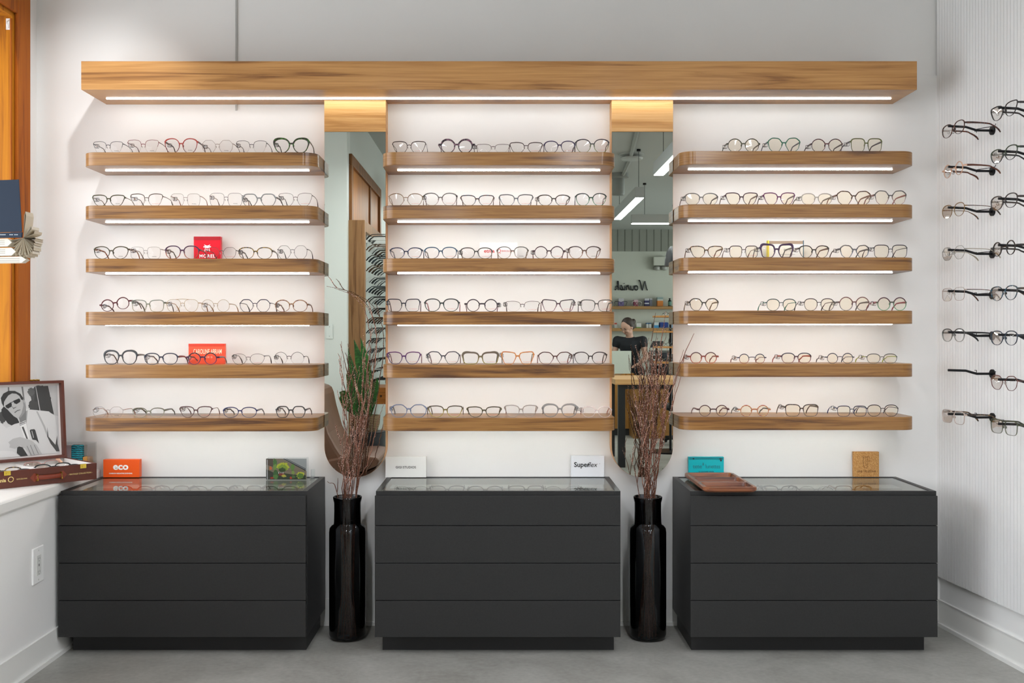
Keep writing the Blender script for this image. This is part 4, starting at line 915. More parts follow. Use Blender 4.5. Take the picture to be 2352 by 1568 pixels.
bmesh.ops.recalc_face_normals(bm, faces=bm.faces)
me = bpy.data.meshes.new('tray_body'); bm.to_mesh(me); bm.free(); me.materials.append(wood('#42241a', '#6c4030', '#a0643c', 0, 1.6, .3)); o = bpy.data.objects.new('tray_body', me); COL.objects.link(o); o.parent = t
for sx_, sy_ in ((x0 + .02, y0 + .05), (x1 - .02, y0 + .05), (x0 + .02, y1 - .03), (x1 - .02, y1 - .03)): MB().lathe([(0, ZC), (.006, ZC), (.006, z0), (0, z0)], (sx_, sy_, 0), 12).build('rubber_foot', plain('#d8d8d4', .5), t)

# ---------------------------------------------------------------- left ledge: case, cases, outlet, hook, folded book
FR = Vector((-1.4526, -.29, .6065)); Av = Vector((-.69, -.724, 0)).normalized(); Bv = Vector((-.724, .69, 0)).normalized()
CWd, CDp, CH = .365, .272, .058
CM = Matrix((( Av.x, Bv.x, 0, FR.x), (Av.y, Bv.y, 0, FR.y), (0, 0, 1, FR.z), (0, 0, 0, 1)))     # local: x along the front to the left, y to the back
LEA = plain('#56220f', .38, var=.10, vscale=60, bump=.15); LIN = plain('#ece8e4', .6)
t = thing('display_case', tuple(FR + Av * CWd / 2 + Bv * CDp / 2), 'open brown leather case with gold clasps, showing eyeglasses on the window ledge', 'case')
def cb(mb, x0, x1, y0, y1, z0, z1): mb.box(x0, x1, y0, y1, z0, z1); return mb
def cbuild(mb, nm, mat, par=t, **k): mb.xf(CM); return mb.build(nm, mat, par, **k)
w_ = .007
mb = MB(); cb(mb, 0, CWd, 0, CDp, 0, .006); cb(mb, 0, CWd, 0, w_, .006, CH); cb(mb, 0, CWd, CDp - w_, CDp, .006, CH); cb(mb, 0, w_, w_, CDp - w_, .006, CH); cb(mb, CWd - w_, CWd, w_, CDp - w_, .006, CH)
cbuild(mb, 'case_shell', LEA)
mb = MB(); a_ = w_; L2 = .0025
cb(mb, a_, CWd - a_, a_, CDp - a_, .006, .010); cb(mb, a_, CWd - a_, a_, a_ + L2, .01, CH - .002); cb(mb, a_, CWd - a_, CDp - a_ - L2, CDp - a_, .01, CH - .002); cb(mb, a_, a_ + L2, a_, CDp - a_, .01, CH - .002); cb(mb, CWd - a_ - L2, CWd - a_, a_, CDp - a_, .01, CH - .002)
cb(mb, CWd / 2 - .003, CWd / 2 + .003, a_, CDp - a_, .01, CH - .010)
for k in (1, 2, 3): cb(mb, a_, CWd - a_, CDp * k / 4 - .002, CDp * k / 4 + .002, .01, CH - .016)
cbuild(mb, 'case_lining', LIN)
# lid leaning back, with photograph inside
LZ = .290; lean = .028
def lp(s_, h, d=0): return CM @ Vector((s_, CDp - .004 + lean * h / LZ - d, CH + h))
mb = MB(); e_ = .010
for (s0, s1, h0, h1) in ((0, CWd, 0, e_), (0, CWd, LZ - e_, LZ), (0, e_, e_, LZ - e_), (CWd - e_, CWd, e_, LZ - e_)):
    vs = [lp(s, h, d) for d in (-.006, .022) for h in (h0, h1) for s in (s0, s1)]; mb.add(vs, [(0, 1, 3, 2), (4, 6, 7, 5), (0, 4, 5, 1), (2, 3, 7, 6), (0, 2, 6, 4), (1, 5, 7, 3)])
vs = [lp(s, h, d) for d in (-.006, -.002) for h in (0, LZ) for s in (0, CWd)]; mb.add(vs, [(0, 1, 3, 2), (4, 6, 7, 5), (0, 4, 5, 1), (2, 3, 7, 6), (0, 2, 6, 4), (1, 5, 7, 3)])
lid = mb.build('lid', LEA, t)
vs = [lp(s, h, -.0015) for h in (e_, LZ - e_) for s in (e_, CWd - e_)]
MB().add([lp(s, h, d) for d in (-.0018, -.0006) for h in (e_, LZ - e_) for s in (e_, CWd - e_)], [(0, 1, 3, 2), (4, 6, 7, 5), (0, 4, 5, 1), (2, 3, 7, 6), (0, 2, 6, 4), (1, 5, 7, 3)]).build('lid_lining', LIN, lid)
def g_(v): return '#%02x%02x%02x' % (v, v, v - 1)
def leafy(cx, cy, rx, ry, n=30): return bush(cx, cy, rx, ry, n, .22)
por = [(g_(196), [(-480, 180), (690, 180), (690, 970), (-480, 970)]), (g_(120), [(95, 180), (113, 180), (113, 230), (95, 230)]), (g_(105), [(256, 180), (276, 180), (290, 345), (275, 345)]),
       (g_(70), leafy(480, 300, 120, 110)), (g_(52), [(430, 185), (580, 180), (640, 520), (560, 478), (430, 470), (345, 455), (350, 380), (400, 360)]), (g_(62), leafy(390, 400, 60, 60)), (g_(90), leafy(370, 240, 40, 50)), (g_(190), [(425, 185), (432, 185), (474, 470), (465, 470)]), (g_(180), [(585, 180), (690, 180), (690, 540), (645, 525)]), (g_(60), leafy(20, 520, 40, 70)),
       (g_(34), [(10, 430), (40, 395), (90, 440), (190, 530), (215, 585), (165, 640), (80, 590), (20, 500)]),
       (g_(206), [(-480, 970), (-480, 760), (-200, 620), (0, 580), (60, 640), (160, 600), (215, 590), (300, 440), (420, 455), (575, 478), (650, 540), (668, 700), (690, 970)]),
       (g_(150), [(285, 470), (320, 450), (300, 600), (330, 780), (300, 760), (275, 620)]), (g_(170), [(420, 470), (440, 470), (520, 640), (560, 760), (545, 780), (500, 650)]), (g_(70), [(548, 660), (560, 770), (640, 870), (668, 760), (668, 860), (690, 950), (650, 948), (580, 850), (545, 770)]),
       (g_(120), [(205, 510), (300, 425), (296, 560), (225, 592)]), (g_(225), [(215, 600), (290, 568), (300, 620), (330, 785), (262, 760), (235, 660)]), (g_(60), [(215, 600), (290, 575), (291, 583), (216, 609)]), (g_(60), [(218, 618), (290, 592), (291, 598), (219, 624)]), (g_(70), [(240, 640), (262, 636), (310, 780), (290, 775)]),
       (g_(176), [(50, 330), (80, 280), (130, 250), (215, 240), (255, 290), (290, 350), (302, 420), (280, 480), (235, 528), (195, 540), (150, 510), (95, 450), (60, 395)]), (g_(140), [(262, 300), (292, 350), (302, 420), (280, 480), (235, 528), (205, 538), (245, 480), (270, 400)]),
       (g_(40), [(8, 300), (40, 250), (100, 222), (175, 225), (240, 260), (272, 310), (268, 335), (245, 325), (228, 285), (190, 258), (140, 252), (95, 275), (60, 320), (45, 345), (40, 400), (18, 360)]), (g_(165), leafy(282, 350, 10, 18, 12)),
       (g_(24), [(56, 388), (122, 352), (134, 372), (130, 402), (88, 422), (66, 410)]), (g_(24), [(150, 338), (222, 312), (236, 328), (234, 352), (190, 376), (163, 366)]), (g_(50), [(120, 356), (152, 340), (154, 347), (122, 364)]), (g_(110), [(128, 385), (150, 415), (185, 405), (186, 412), (148, 432)]), (g_(95), [(160, 466), (195, 445), (232, 438), (232, 446), (196, 456), (164, 478)]),
       (g_(52), [(333, 684), (345, 674), (388, 672), (400, 684), (440, 842), (405, 800), (362, 790), (350, 750)]), (g_(190), [(355, 690), (362, 690), (380, 770), (372, 772)]),
       (g_(44), [(180, 850), (240, 870), (300, 970), (215, 970), (170, 930)]), (g_(178), [(75, 800), (130, 765), (215, 750), (280, 775), (350, 800), (410, 855), (470, 962), (420, 968), (330, 970), (270, 880), (215, 850), (150, 880), (85, 860), (95, 830)]), (g_(120), [(330, 850), (338, 850), (380, 965), (372, 966)]), (g_(120), [(375, 850), (383, 850), (430, 955), (422, 958)]), (g_(120), [(290, 860), (297, 858), (345, 966), (336, 968)]), (g_(215), [(-480, 900), (0, 890), (120, 905), (210, 970), (-480, 970)])]
flat_art(MB(), por, lambda X, Y, i: lp(max(.012, min(CWd - .012, (750 - X) / 750 * .227)), (1020 - Y) / 900 * LZ, .0005 + .00006 * i)).build('photo_print', None, lid)
MB().add([lp(.045, .004, .012), lp(.030, .004, .012), lp(.022, -.02, .05), lp(.037, -.02, .05)], [(0, 1, 2, 3)]).build('lid_ribbon', plain('#e8b898', .6), t)
mb = MB()
for k in range(3): mb.tube([tuple(lp(.093 + .012 * k - .006, LZ + .003, .012)), tuple(lp(.093 + .012 * k + .006, LZ + .004, .012))], .003, 8)
mb.build('lid_clasp', M_GOLD, lid, smooth=True)
for sx_ in (.050, .312): mb = MB(); cb(mb, sx_ - .011, sx_ + .011, -.0025, .004, CH - .014, CH + .001); cb(mb, sx_ - .004, sx_ + .004, -.004, -.0025, CH - .010, CH - .004); cbuild(mb, 'gold_clasp', M_GOLD)
hx = .172; mb = MB()
for sg in (1, -1):
    mb.add([CM @ Vector((hx + sg * a, -.0012, z)) for a, z in ((.038, .036), (.050, .043), (.064, .0275), (.050, .012), (.038, .019))], [(0, 1, 2, 3, 4)])
    mb.add([CM @ Vector((hx + sg * a, -.0001, z)) for a, z in ((.038, .036), (.050, .043), (.064, .0275), (.050, .012), (.038, .019))], [(4, 3, 2, 1, 0)])
path = [(hx - .046, -.003, .0275), (hx - .038, -.009, .0272), (hx - .02, -.012, .0265), (hx + .02, -.012, .0265), (hx + .038, -.009, .0272), (hx + .046, -.003, .0275)]
st = len(mb.v); mb.tube([tuple(CM @ Vector(p)) for p in path], [.002] * 6, 8, ry=[.0075] * 6)
hd = mb.build('case_handle', plain('#7a3018', .35), t)
for sg in (1, -1):
    MB().tube([tuple(CM @ Vector((hx + sg * .042 + a, -.006 + b_, z))) for a, b_, z in ((0, -.006, .037), (0, .004, .040), (0, .004, .014), (0, -.006, .017))], .0016, 8, closed=True).build('gold_ring', M_GOLD, hd, smooth=True)
rz_case = math.atan2(-Av.y, -Av.x)
def ctext(body, s, z, size, mat, **k):
    p = CM @ Vector((s, -.0008, z)); q = p - parent_world(t); text(body, t, tuple(q), size, mat, rot=(PI / 2, 0, rz_case), **k)
GL = plain('#f0d890', .35, metal=.4)
ctext('- VINTAGE COLLECTION -', .060, .026, .0072, GL, sx=1.05); ctext('BARCELONA', .263, .0275, .0062, GL, sx=1.0); ctext('etnia', .332, .0275, .0165, GL, bold=.0004)
MB().tube([tuple(CM @ Vector((.300 + .0085 * math.cos(a * PI / 8), -.001, .029 + .0085 * math.sin(a * PI / 8)))) for a in range(16)], .0013, 5, closed=True).build('ring_emblem', GL, t)
def case_glasses(s, d, fr_, te, shp, sty, desc, dz=.010):
    p = CM @ Vector((s, d, .0105 + dz)); g = glasses(tuple(p), .132, .040, shp, sty, fr_, te, desc + ' lying in the open leather case', 'eyeglasses in the leather case', rz=rz_case, tl=.10); g.rotation_euler = (-.75, 0, rz_case); return g
case_glasses(.100, .205, 'c:#c89c94', 's:#b88a80', 'cat', 'A', 'translucent pink eyeglasses', .014)
case_glasses(.092, .135, 's:#16211f', 's:#1c1c1c', 'pcat', 'A2', 'dark green eyeglasses')
case_glasses(.082, .058, 's:#1c2026', 't:#2c2018,#b08850', 'panto', 'A2', 'black and tortoise eyeglasses')
case_glasses(.268, .135, 't:#2c2018,#c09a5c', 't:#2c2018,#c09a5c', 'panto', 'A2', 'yellow tortoise eyeglasses')
case_glasses(.262, .058, 's:#22282a', 't:#2c2018,#c09a5c', 'pcat', 'A2', 'black browline eyeglasses')
# clear stand with patterned cases behind the open case
LG = .606
def at(u, D, z): return ((u - VPX) * D / F, CAMY + D, z)
xa, xb = at(135, 3.94, 0)[0], at(214, 3.94, 0)[0]
t = thing('acrylic_riser', ((xa + xb) / 2, -.06, LG), 'clear acrylic riser on the window ledge behind the leather case', 'display riser')
mb = MB(); zt_ = EYE - (1016 - VPY) * 3.94 / F
mb.box(xa, xb, -.110, -.025, zt_ - .003, zt_).box(xb - .003, xb, -.110, -.025, LG, zt_ - .003).box(xa, xa + .003, -.110, -.025, LG, zt_ - .003)
mb.build('riser_panels', M_ACRYL, t, bevel=.0006)
m, nt, out = newmat('teal_weave'); b = pbsdf(nt, out, None, .7); tc = N(nt, 'TexCoord'); wv = N(nt, 'TexWave'); wv.bands_direction = 'Z'; wv.inputs['Scale'].default_value = 42; wv.inputs['Distortion'].default_value = 3.2; wv.inputs['Detail Scale'].default_value = 2.2
cr = N(nt, 'ValToRGB'); cr.color_ramp.interpolation = 'CONSTANT'; e = cr.color_ramp.elements; e[0].color = lin('#1a9aa8'); e[1].position = .55; e[1].color = lin('#16303c')
nt.links.new(tc.outputs['Object'], wv.inputs[0]); nt.links.new(wv.outputs[0], cr.inputs[0]); nt.links.new(cr.outputs[0], b.inputs['Base Color']); TEAL = m
m, nt, out = newmat('striped_cloth'); b = pbsdf(nt, out, None, .7); tc = N(nt, 'TexCoord'); wv = N(nt, 'TexWave'); wv.bands_direction = 'X'; wv.inputs['Scale'].default_value = 60; cr = N(nt, 'ValToRGB'); e = cr.color_ramp.elements; e[0].color = lin('#7a88a8'); e[1].color = lin('#b07a58'); q = e.new(.5); q.color = lin('#a89890')
nt.links.new(tc.outputs['Object'], wv.inputs[0]); nt.links.new(wv.outputs[0], cr.inputs[0]); nt.links.new(cr.outputs[0], b.inputs['Base Color']); STRP = m
def box_thing(nm, u0, u1, v0, D, th, z0, mat, label, cat, bev=.003, zb=None):
    a, c = at(u0, D, 0)[0], at(u1, D, 0)[0]; z1 = EYE - (v0 - VPY) * D / F
    return single(nm, MB().box(a, c, CAMY + D, CAMY + D + th, z0, z1), mat, ((a + c) / 2, CAMY + D, z0), label, cat, bevel=bev)
box_thing('cloth_pouch', 163.5, 189, 1022, 3.925, .02, LG, TEAL, 'teal diamond-patterned eyeglasses pouch under the clear riser', 'pouch')
box_thing('cloth_pouch', 138.5, 163, 1023, 3.925, .02, LG, STRP, 'striped eyeglasses pouch standing beside the teal one', 'pouch')
box_thing('cleaning_box', 189.7, 207, 1049, 3.925, .03, LG, plain('#d89a4c', .6, var=.2, vscale=300), 'small orange ribbed box under the clear riser', 'box')
# wall outlet on the low wall, seen foreshortened
def outlet(name, cx_, cy_, cz_, label):
    t = thing(name, (cx_, cy_, cz_), label, 'outlet'); h, wd = .0605, .040
    MB().box(0, .006, -wd, wd, -h, h).build('cover_plate', M_WHITE, t, local=True, bevel=.0018)
    MB().box(.006, .0075, -.017, .017, -.034, .034).build('receptacle', plain('#e2e2de', .35), t, local=True, bevel=.0006)
    mb = MB()
    for z in (-.022, .022):
        for y in (-.006, .006): mb.box(.0074, .0078, y - .0008, y + .0008, z - .003, z + .004)
        mb.tube([(.0074, 0, z - .008), (.0078, 0, z - .008)], .002, 8)
    mb.box(.0074, .0078, -.003, .003, -.004, .004); mb.build('socket_slots', plain('#6a6a66', .5), t, local=True)
    mb = MB()
    for z in (-.049, .049): mb.tube([(.0058, 0, z), (.0066, 0, z)], .0028, 10)
    mb.build('plate_screw', plain('#d0d0cc', .3), t, local=True); return t
D = 3.465; outlet('wall_outlet', XL - .0022, CAMY + D, EYE - (1297 - VPY) * D / F, 'white wall outlet on the low wall beside the left cabinet')
# plastic hook on the window jamb
t = thing('adhesive_hook', (-1.812, WY0 - .021, EYE - (55 - VPY) * 3.80 / F), 'small clear plastic hook stuck high on the wooden window jamb', 'hook')
MB().box(-.010, .010, -.003, 0, -.022, .020).build('hook_pad', plain('#e8e8e6', .3), t, local=True, bevel=.003); MB().tube([(0, -.003, .012), (0, -.012, .006), (0, -.014, -.004), (0, -.010, -.014), (0, -.005, -.016)], .0022, 8).build('hook_curl', plain('#f4f4f2', .2), t, local=True, smooth=True)
# open navy book with pages folded into a fan, hanging in front of the window
D = 3.30; sB = F / D
def bp(u, v, dy=0): return Vector(((u - VPX) / sB, CAMY + D + dy, EYE - (v - VPY) / sB))
t = thing('folded_book', tuple(bp(-10, 600)), 'navy hardcover book folded into a paper fan, hanging in front of the window frame', 'book')
NAVY = plain('#14263a', .75, var=.08, vscale=900); NAVY2 = plain('#1c3450', .6); PG = plain('#e6dfd0', .8); PG2 = plain('#d4c9b4', .8)
def slab(mb, q, th):
    q = [Vector(p) for p in q]; q2 = [p + Vector((0, th, 0)) for p in q]; n = len(q); return mb.add([tuple(p) for p in q + q2], [tuple(range(n)), tuple(reversed(range(n, 2 * n)))] + [(i, n + i, n + (i + 1) % n, (i + 1) % n) for i in range(n)])
mb = MB(); slab(mb, [bp(-95, 417), bp(43, 412), bp(50, 532), bp(-95, 536)], .003); slab(mb, [bp(-95, 537), bp(50, 533), bp(49, 545), bp(-95, 548)], .008); mb.build('book_cover', NAVY, t)
mb = MB(); mb.slot(plain('#d0dce4', .5))
for u_ in (-4, -1, 2, 5, 8, 11, 22, 25, 28, 33, 36, 39): q = bp(u_, 539, -.0005); mb.box(q.x, q.x + .0026, q.y - .0002, q.y, q.z - .0012, q.z + .0014)
mb.build('spine_print', None, t)
pc = bp(50, 545, .012); mb = MB(); rgb = random.Random(9)
def loop(mb, ang, L, wd, y0_, wdth, mat):
    """one page folded to a drop-shaped loop, seen on its edge"""
    d = Vector((math.cos(ang), 0, math.sin(ang))); s_ = Vector((-d.z, 0, d.x)); pts = []
    for k in range(13):
        tt = k / 12
        if tt < .4: p = d * (L * tt / .4 * .8) + s_ * (wd * .9 * (tt / .4))
        elif tt < .6: a = (tt - .4) / .2 * PI; p = d * (L * .8 + L * .2 * math.sin(a)) + s_ * (wd * math.cos(a) * .9)
        else: p = d * (L * (1 - tt) / .4 * .8) - s_ * (wd * .9 * ((1 - tt) / .4))
        pts.append(pc + p)
    n = len(pts); vs = [tuple(p + Vector((0, y0_, 0))) for p in pts] + [tuple(p + Vector((0, y0_ + wdth, 0))) for p in pts]
    mb.slot(mat); mb.add(vs, [(i, i + 1, n + i + 1, n + i) for i in range(n - 1)])
for i, (ang, L) in enumerate([(1.50, .085), (.95, .045), (.55, .042), (-.05, .041), (-.22, .041), (-.40, .041), (-.58, .043), (-.75, .046), (-.90, .052), (-1.05, .059), (-1.22, .062), (-1.40, .063), (-1.58, .063), (-1.78, .062), (-2.0, .064), (-2.2, .056), (-2.5, .050), (-2.8, .050)]):
    loop(mb, ang, L * .72 / .72, .0035 + .0018 * (i % 3), .0, .055, PG if i % 2 else PG2)
for r_, (v0, v1, ue) in enumerate(((547, 565, 28), (568, 586, 36), (588, 602, 58))):
    slab(mb.slot(PG), [bp(-95, v0 + 3, .008 + .004 * r_), bp(ue - 14, v0, .008 + .004 * r_), bp(ue - 4, (v0 + v1) / 2, .008 + .004 * r_), bp(ue - 14, v1, .008 + .004 * r_), bp(-95, v1 + 2, .008 + .004 * r_)], .03)
mb.slot(plain('#6a6a66', .8))
for v_ in (552, 556, 560, 572, 576, 580, 592, 596, 600): slab(mb, [bp(-60, v_ + .3, .0078 if v_ < 566 else .0118 if v_ < 588 else .0158), bp(8 if v_ < 588 else 40, v_, .0078 if v_ < 566 else .0118 if v_ < 588 else .0158), bp(8 if v_ < 588 else 40, v_ + .8, .0078 if v_ < 566 else .0118 if v_ < 588 else .0158), bp(-60, v_ + 1.1, .0078 if v_ < 566 else .0118 if v_ < 588 else .0158)], .0001)
mb.build('folded_pages', None, t)
top = bp(-30, 414, .002); MB().tube([tuple(top), (top.x, top.y, CEIL)], .0007, 5).build('hanging_thread', plain('#d8d8d8', .5), t)
# ---------------------------------------------------------------- pendants and things on the ceiling
M_HOUS = plain('#b9bab8', .5)
def pendant(x0, x1, y0, y1, zb, label, cords):
    t = thing('pendant_light', ((x0 + x1) / 2, (y0 + y1) / 2, zb), label, 'pendant light', 'linear pendant lights')
    MB().box(x0, x1, y0, y1, zb + .004, zb + .095).build('housing', M_HOUS, t, bevel=.002)
    MB().box(x0 + .006, x1 - .006, y0 + .006, y1 - .006, zb, zb + .004).build('diffuser', emit('#f6f9ff', PEND), t)
    for x, y in cords: MB().tube([(x, y, zb + .095), (x, y, CEIL)], .0022, 6).tube([(x, y, CEIL - .02), (x, y, CEIL)], .018, 10).build('suspension_cord', M_BLACK, t)
ZP = 2.30
pendant(1.135, 1.215, -3.72, -1.75, ZP, 'long white linear pendant light cut off by the right edge of the right mirror', [(1.175, -3.5), (1.175, -1.95)])
pendant(1.165, 1.245, -6.60, -4.95, ZP, 'white linear pendant light hanging slanted in the middle of the right mirror', [(1.205, -6.45), (1.205, -5.02)])
yC = V(1450, 514, 10.83)
pendant(yC[0], yC[0] + 1.6, yC[1] - .04, yC[1] + .04, ZP, 'white linear pendant light hanging crosswise in the right mirror', [(yC[0] + .14, yC[1]), (yC[0] + 1.3, yC[1])])
for k, (x_, ya, yb) in enumerate([(-.56, -3.7, -1.75), (-.55, -6.6, -4.95), (3.0, -3.7, -2.0), (3.0, -7.6, -5.6), (.55, -9.6, -8.2), (.56, -3.7, -1.75)]):  # unseen pendants, added to brighten the display wall and the rear room
    if x_ > 2.5 and ya > -5: continue
    pendant(x_ - .04, x_ + .04, ya, yb, ZP, ['white linear pendant light over the camera side of the shop, left of centre', 'white linear pendant light further back, left of centre', '', 'white linear pendant light over the rear right of the shop', 'white linear pendant light above the reception desk', 'white linear pendant light over the middle of the shop front'][k], [(x_, ya + .2), (x_, yb - .2)])
for i, (a_, b_, p_, an_) in enumerate(SPOTS):
    t = thing('track_spotlight', (a_[0], a_[1], CEIL), ['black track spotlight on the ceiling above the left bay', 'black track spotlight on the ceiling above the right bay'][i], 'spotlight')
    d = (Vector(b_) - Vector(a_)).normalized(); a0 = Vector(a_)
    MB().tube([tuple(a0 - d * .09), tuple(a0 + d * .004)], .030, 14, cap=False).build('lamp_housing', M_BLACK, t, smooth=True); MB().tube([tuple(a0 - d * .06), (a_[0], a_[1], CEIL)], .008, 8).build('stem', M_BLACK, t)
# conduit and detector
c0, c1 = V(1483, 303, 6.9), V(1446, 366, 9.35)
single('ceiling_conduit', MB().tube([(c0[0], c0[1] + 1.5, CEIL - .02), (c0[0], c0[1], CEIL - .02), (c1[0], c1[1], CEIL - .02), (c1[0] + .1, c1[1] - 2.2, CEIL - .02)], .018, 8), plain('#a0a29e', .6), (c0[0], c0[1], CEIL - .02), 'grey conduit pipe running along the ceiling in the right mirror', 'conduit')
p = V(1451, 362, 9.1)
single('smoke_detector', MB().lathe([(0, -.055), (.09, -.05), (.10, -.035), (.06, -.03), (.06, -.015), (.11, -.012), (.11, 0)], (p[0], p[1], CEIL), 20), plain('#b8bab6', .5), (p[0], p[1], CEIL), 'round white ceiling smoke detector beside the conduit', 'smoke detector', smooth=True, sharp=.7)
p = V(1421, 466, 10.2)
single('ceiling_sensor', MB().lathe([(0, -.22), (.05, -.215), (.06, -.20), (.06, -.05), (.10, -.04), (.10, 0)], (p[0], p[1], CEIL), 16), plain('#8c8e8a', .5), (p[0], p[1], CEIL), 'grey cylindrical ceiling fitting left of the slanted pendant light', 'ceiling fitting', smooth=True, sharp=.7)

def vbox(name, u0, u1, v0, v1, D, dep, mat, label, cat, group=None, bev=.003, z0=None):
    a, c = V(u0, v0, D), V(u1, v1, D); zb = c[2] if z0 is None else z0
    return single(name, MB().box(a[0], c[0], a[1] - dep, a[1], zb, a[2]), mat, ((a[0] + c[0]) / 2, a[1] - dep / 2, zb), label, cat, group, bevel=bev)
DW = 3.84 + 11.75
# emergency light, dark speaker
DE = DW - .03
a, c = V(1500, 590, DE), V(1531, 610, DE)
t = thing('emergency_light', ((a[0] + c[0]) / 2, -11.745, c[2]), 'white emergency light box with two lamps high on the far wall', 'emergency light')
MB().box(a[0], c[0], -11.745, -11.66, c[2], a[2]).build('light_box', plain('#c9cabf', .5), t, bevel=.006)
for q in (.25, .8): MB().lathe([(0, 0), (.05, .01), (.055, .05), (.03, .07), (0, .07)], (a[0] + (c[0] - a[0]) * q, -11.70, c[2] - .075), 14).build('lamp_head', plain('#9a9a94', .4), t, smooth=True)
a = V(1532, 566, 6.4); c = V(1549, 611, 6.4)
t = thing('hanging_speaker', ((a[0] + c[0]) / 2 + .03, a[1], a[2]), 'black bell-shaped speaker hanging at the right edge of the right mirror', 'speaker')
cxp = (a[0] + c[0]) / 2 + .03
MB().lathe([(0, .0), (.035, .0), (.055, -.03), (.066, -.08), (.070, c[2] - a[2]), (0, c[2] - a[2])], (cxp, a[1], a[2]), 20).build('speaker_body', M_BLACK, t, smooth=True, sharp=.8); MB().tube([(cxp, a[1], a[2]), (cxp, a[1], CEIL)], .006, 8).build('hanging_rod', M_BLACK, t)
# lettering on the far wall
t = thing('wall_lettering', (V(1450, 660, DW)[0], -11.74, V(1450, 665, DW)[2]), 'black script lettering Nourish on the far wall above the shelf', 'sign')
lx = V(1489, 660, DW)[0]; lz = V(0, 666, DW)[2]; hgt = .145
strokes = [(0, [(.05, .02), (.12, .10), (.25, .85), (.27, 1.0), (.30, .9), (.45, .1), (.48, .0), (.52, .15), (.66, .95), (.74, 1.12), (.80, 1.1)]),
           (.86, [(.18, .50), (.05, .45), (.0, .2), (.08, .02), (.22, .05), (.27, .28), (.2, .48), (.32, .42)]),
           (1.20, [(.0, .5), (.0, .15), (.08, .0), (.2, .08), (.26, .5), (.24, .1), (.32, .03)]),
           (1.56, [(.0, .05), (.08, .48), (.13, .55), (.15, .42), (.25, .46), (.22, .1), (.30, .03)]),
           (1.92, [(.0, .48), (.0, .1), (.08, .02), (.14, .1)]), (2.08, [(.0, .1), (.12, .5), (.16, .55), (.17, .4), (.2, .15), (.12, .02), (.0, .05), (.18, .08), (.26, .12)]),
           (2.40, [(.0, .1), (.14, .8), (.12, 1.02), (.06, .9), (.06, .0), (.1, .35), (.2, .48), (.26, .35), (.27, .05), (.36, .08)])]
tot = 2.80; wd_ = lx - V(1411, 660, DW)[0]
mb = MB()
for ox_, pts in strokes:
    sm = []
    Q = [Vector((ox_ + a, b, 0)) for a, b in pts]; C = [Q[0] * 2 - Q[1]] + Q + [Q[-1] * 2 - Q[-2]]
    for i in range(1, len(C) - 2):
        for k in range(4):
            tt = k / 4; p0, p1, p2, p3 = C[i - 1:i + 3]
            sm.append(.5 * ((2 * p1) + (-p0 + p2) * tt + (2 * p0 - 5 * p1 + 4 * p2 - p3) * tt * tt + (-p0 + 3 * p1 - 3 * p2 + p3) * tt ** 3))
    sm.append(C[-2]); mb.tube([(lx - p.x / tot * wd_, -11.745, lz + p.y * hgt * .9) for p in sm], .009, 6)
mb.tube([(lx - 1.985 / tot * wd_, -11.745, lz + .66 * hgt), (lx - 2.0 / tot * wd_, -11.745, lz + .72 * hgt)], .011, 6)
mb.build('script_letters', M_BLACK, t)
# shelves with products on the far wall
OAK = wood('#7a5632', '#a07848', '#b98f5c', 0, 1.0, .5)
SV = []
for i, (v0, v1) in enumerate(((703, 709.5), (753, 760.5))):
    z1, z0 = V(0, v0, DW - .2)[2], V(0, v1, DW - .2)[2]; SV.append(z1)
    single('wall_shelf', MB().box(1.2, 3.6, -11.76, -11.52, z0, z1), OAK, (2.4, -11.64, z0), ['upper wooden wall shelf under the Nourish lettering', 'lower wooden wall shelf behind the two women'][i], 'shelf', bevel=.003)
DP = DW - .12; sP = F / DP
def prod(u0, u1, hpx, row, cols, label, kind='box', cat='box', name='product_box', dep=.10):
    x0, x1 = (u0 - VPX) / sP, (u1 - VPX) / sP; z0 = SV[row]; y = 2 * MIRY - (CAMY + DP); h = hpx / sP
    t = thing(name, ((x0 + x1) / 2, y, z0), label, cat)
    if kind == 'box':
        n = len(cols)
        for k, (f0, f1, c) in enumerate(cols): MB().box(x0, x1, y - dep, y, z0 + h * f0, z0 + h * f1).build('carton' if k == 0 else 'printed_band', plain(c, .5), t)
    else:
        r = (x1 - x0) / 2; cx_ = (x0 + x1) / 2
        MB().lathe([(0, 0), (r, 0), (r, h * .68), (r * .45, h * .80), (r * .45, h * .84)], (cx_, y - r, z0), 16).build('bottle_body', plain(cols[0], .3), t, smooth=True, sharp=.8)
        MB().lathe([(r * .55, h * .84), (r * .55, h), (0, h)], (cx_, y - r, z0), 16).build('cap', plain(cols[1], .4), t, smooth=True, sharp=.8); MB().lathe([(r * 1.02, h * .15), (r * 1.02, h * .58)], (cx_, y - r, z0), 16).build('bottle_label', plain(cols[2], .5), t)
    return t
prod(1421, 1433, 18, 0, [(0, .6, '#8878b0'), (.6, 1, '#c8c4cc')], 'purple and white carton behind the black display eyeglasses')
prod(1456, 1466, 15, 0, [(0, .7, '#8c3050'), (.7, 1, '#c8a8b0')], 'magenta carton behind the white round display eyeglasses')
prod(1481, 1491, 18, 0, [(0, .30, '#2c2c5c'), (.30, .45, '#d0d0d8'), (.45, .75, '#2c2c5c'), (.75, 1, '#c0c0c8')], 'dark blue and white carton left of its grey neighbour on the upper shelf')
prod(1492, 1498, 18, 0, [(0, .85, '#6c6c78'), (.85, 1, '#b8b8c0')], 'narrow grey carton beside the dark blue one on the upper shelf', dep=.06)
prod(1510, 1523, 21, 0, [(0, .62, '#d07c2c'), (.62, .78, '#c8c8c0'), (.78, 1, '#8ca0a0')], 'orange carton with a white top on the upper shelf')
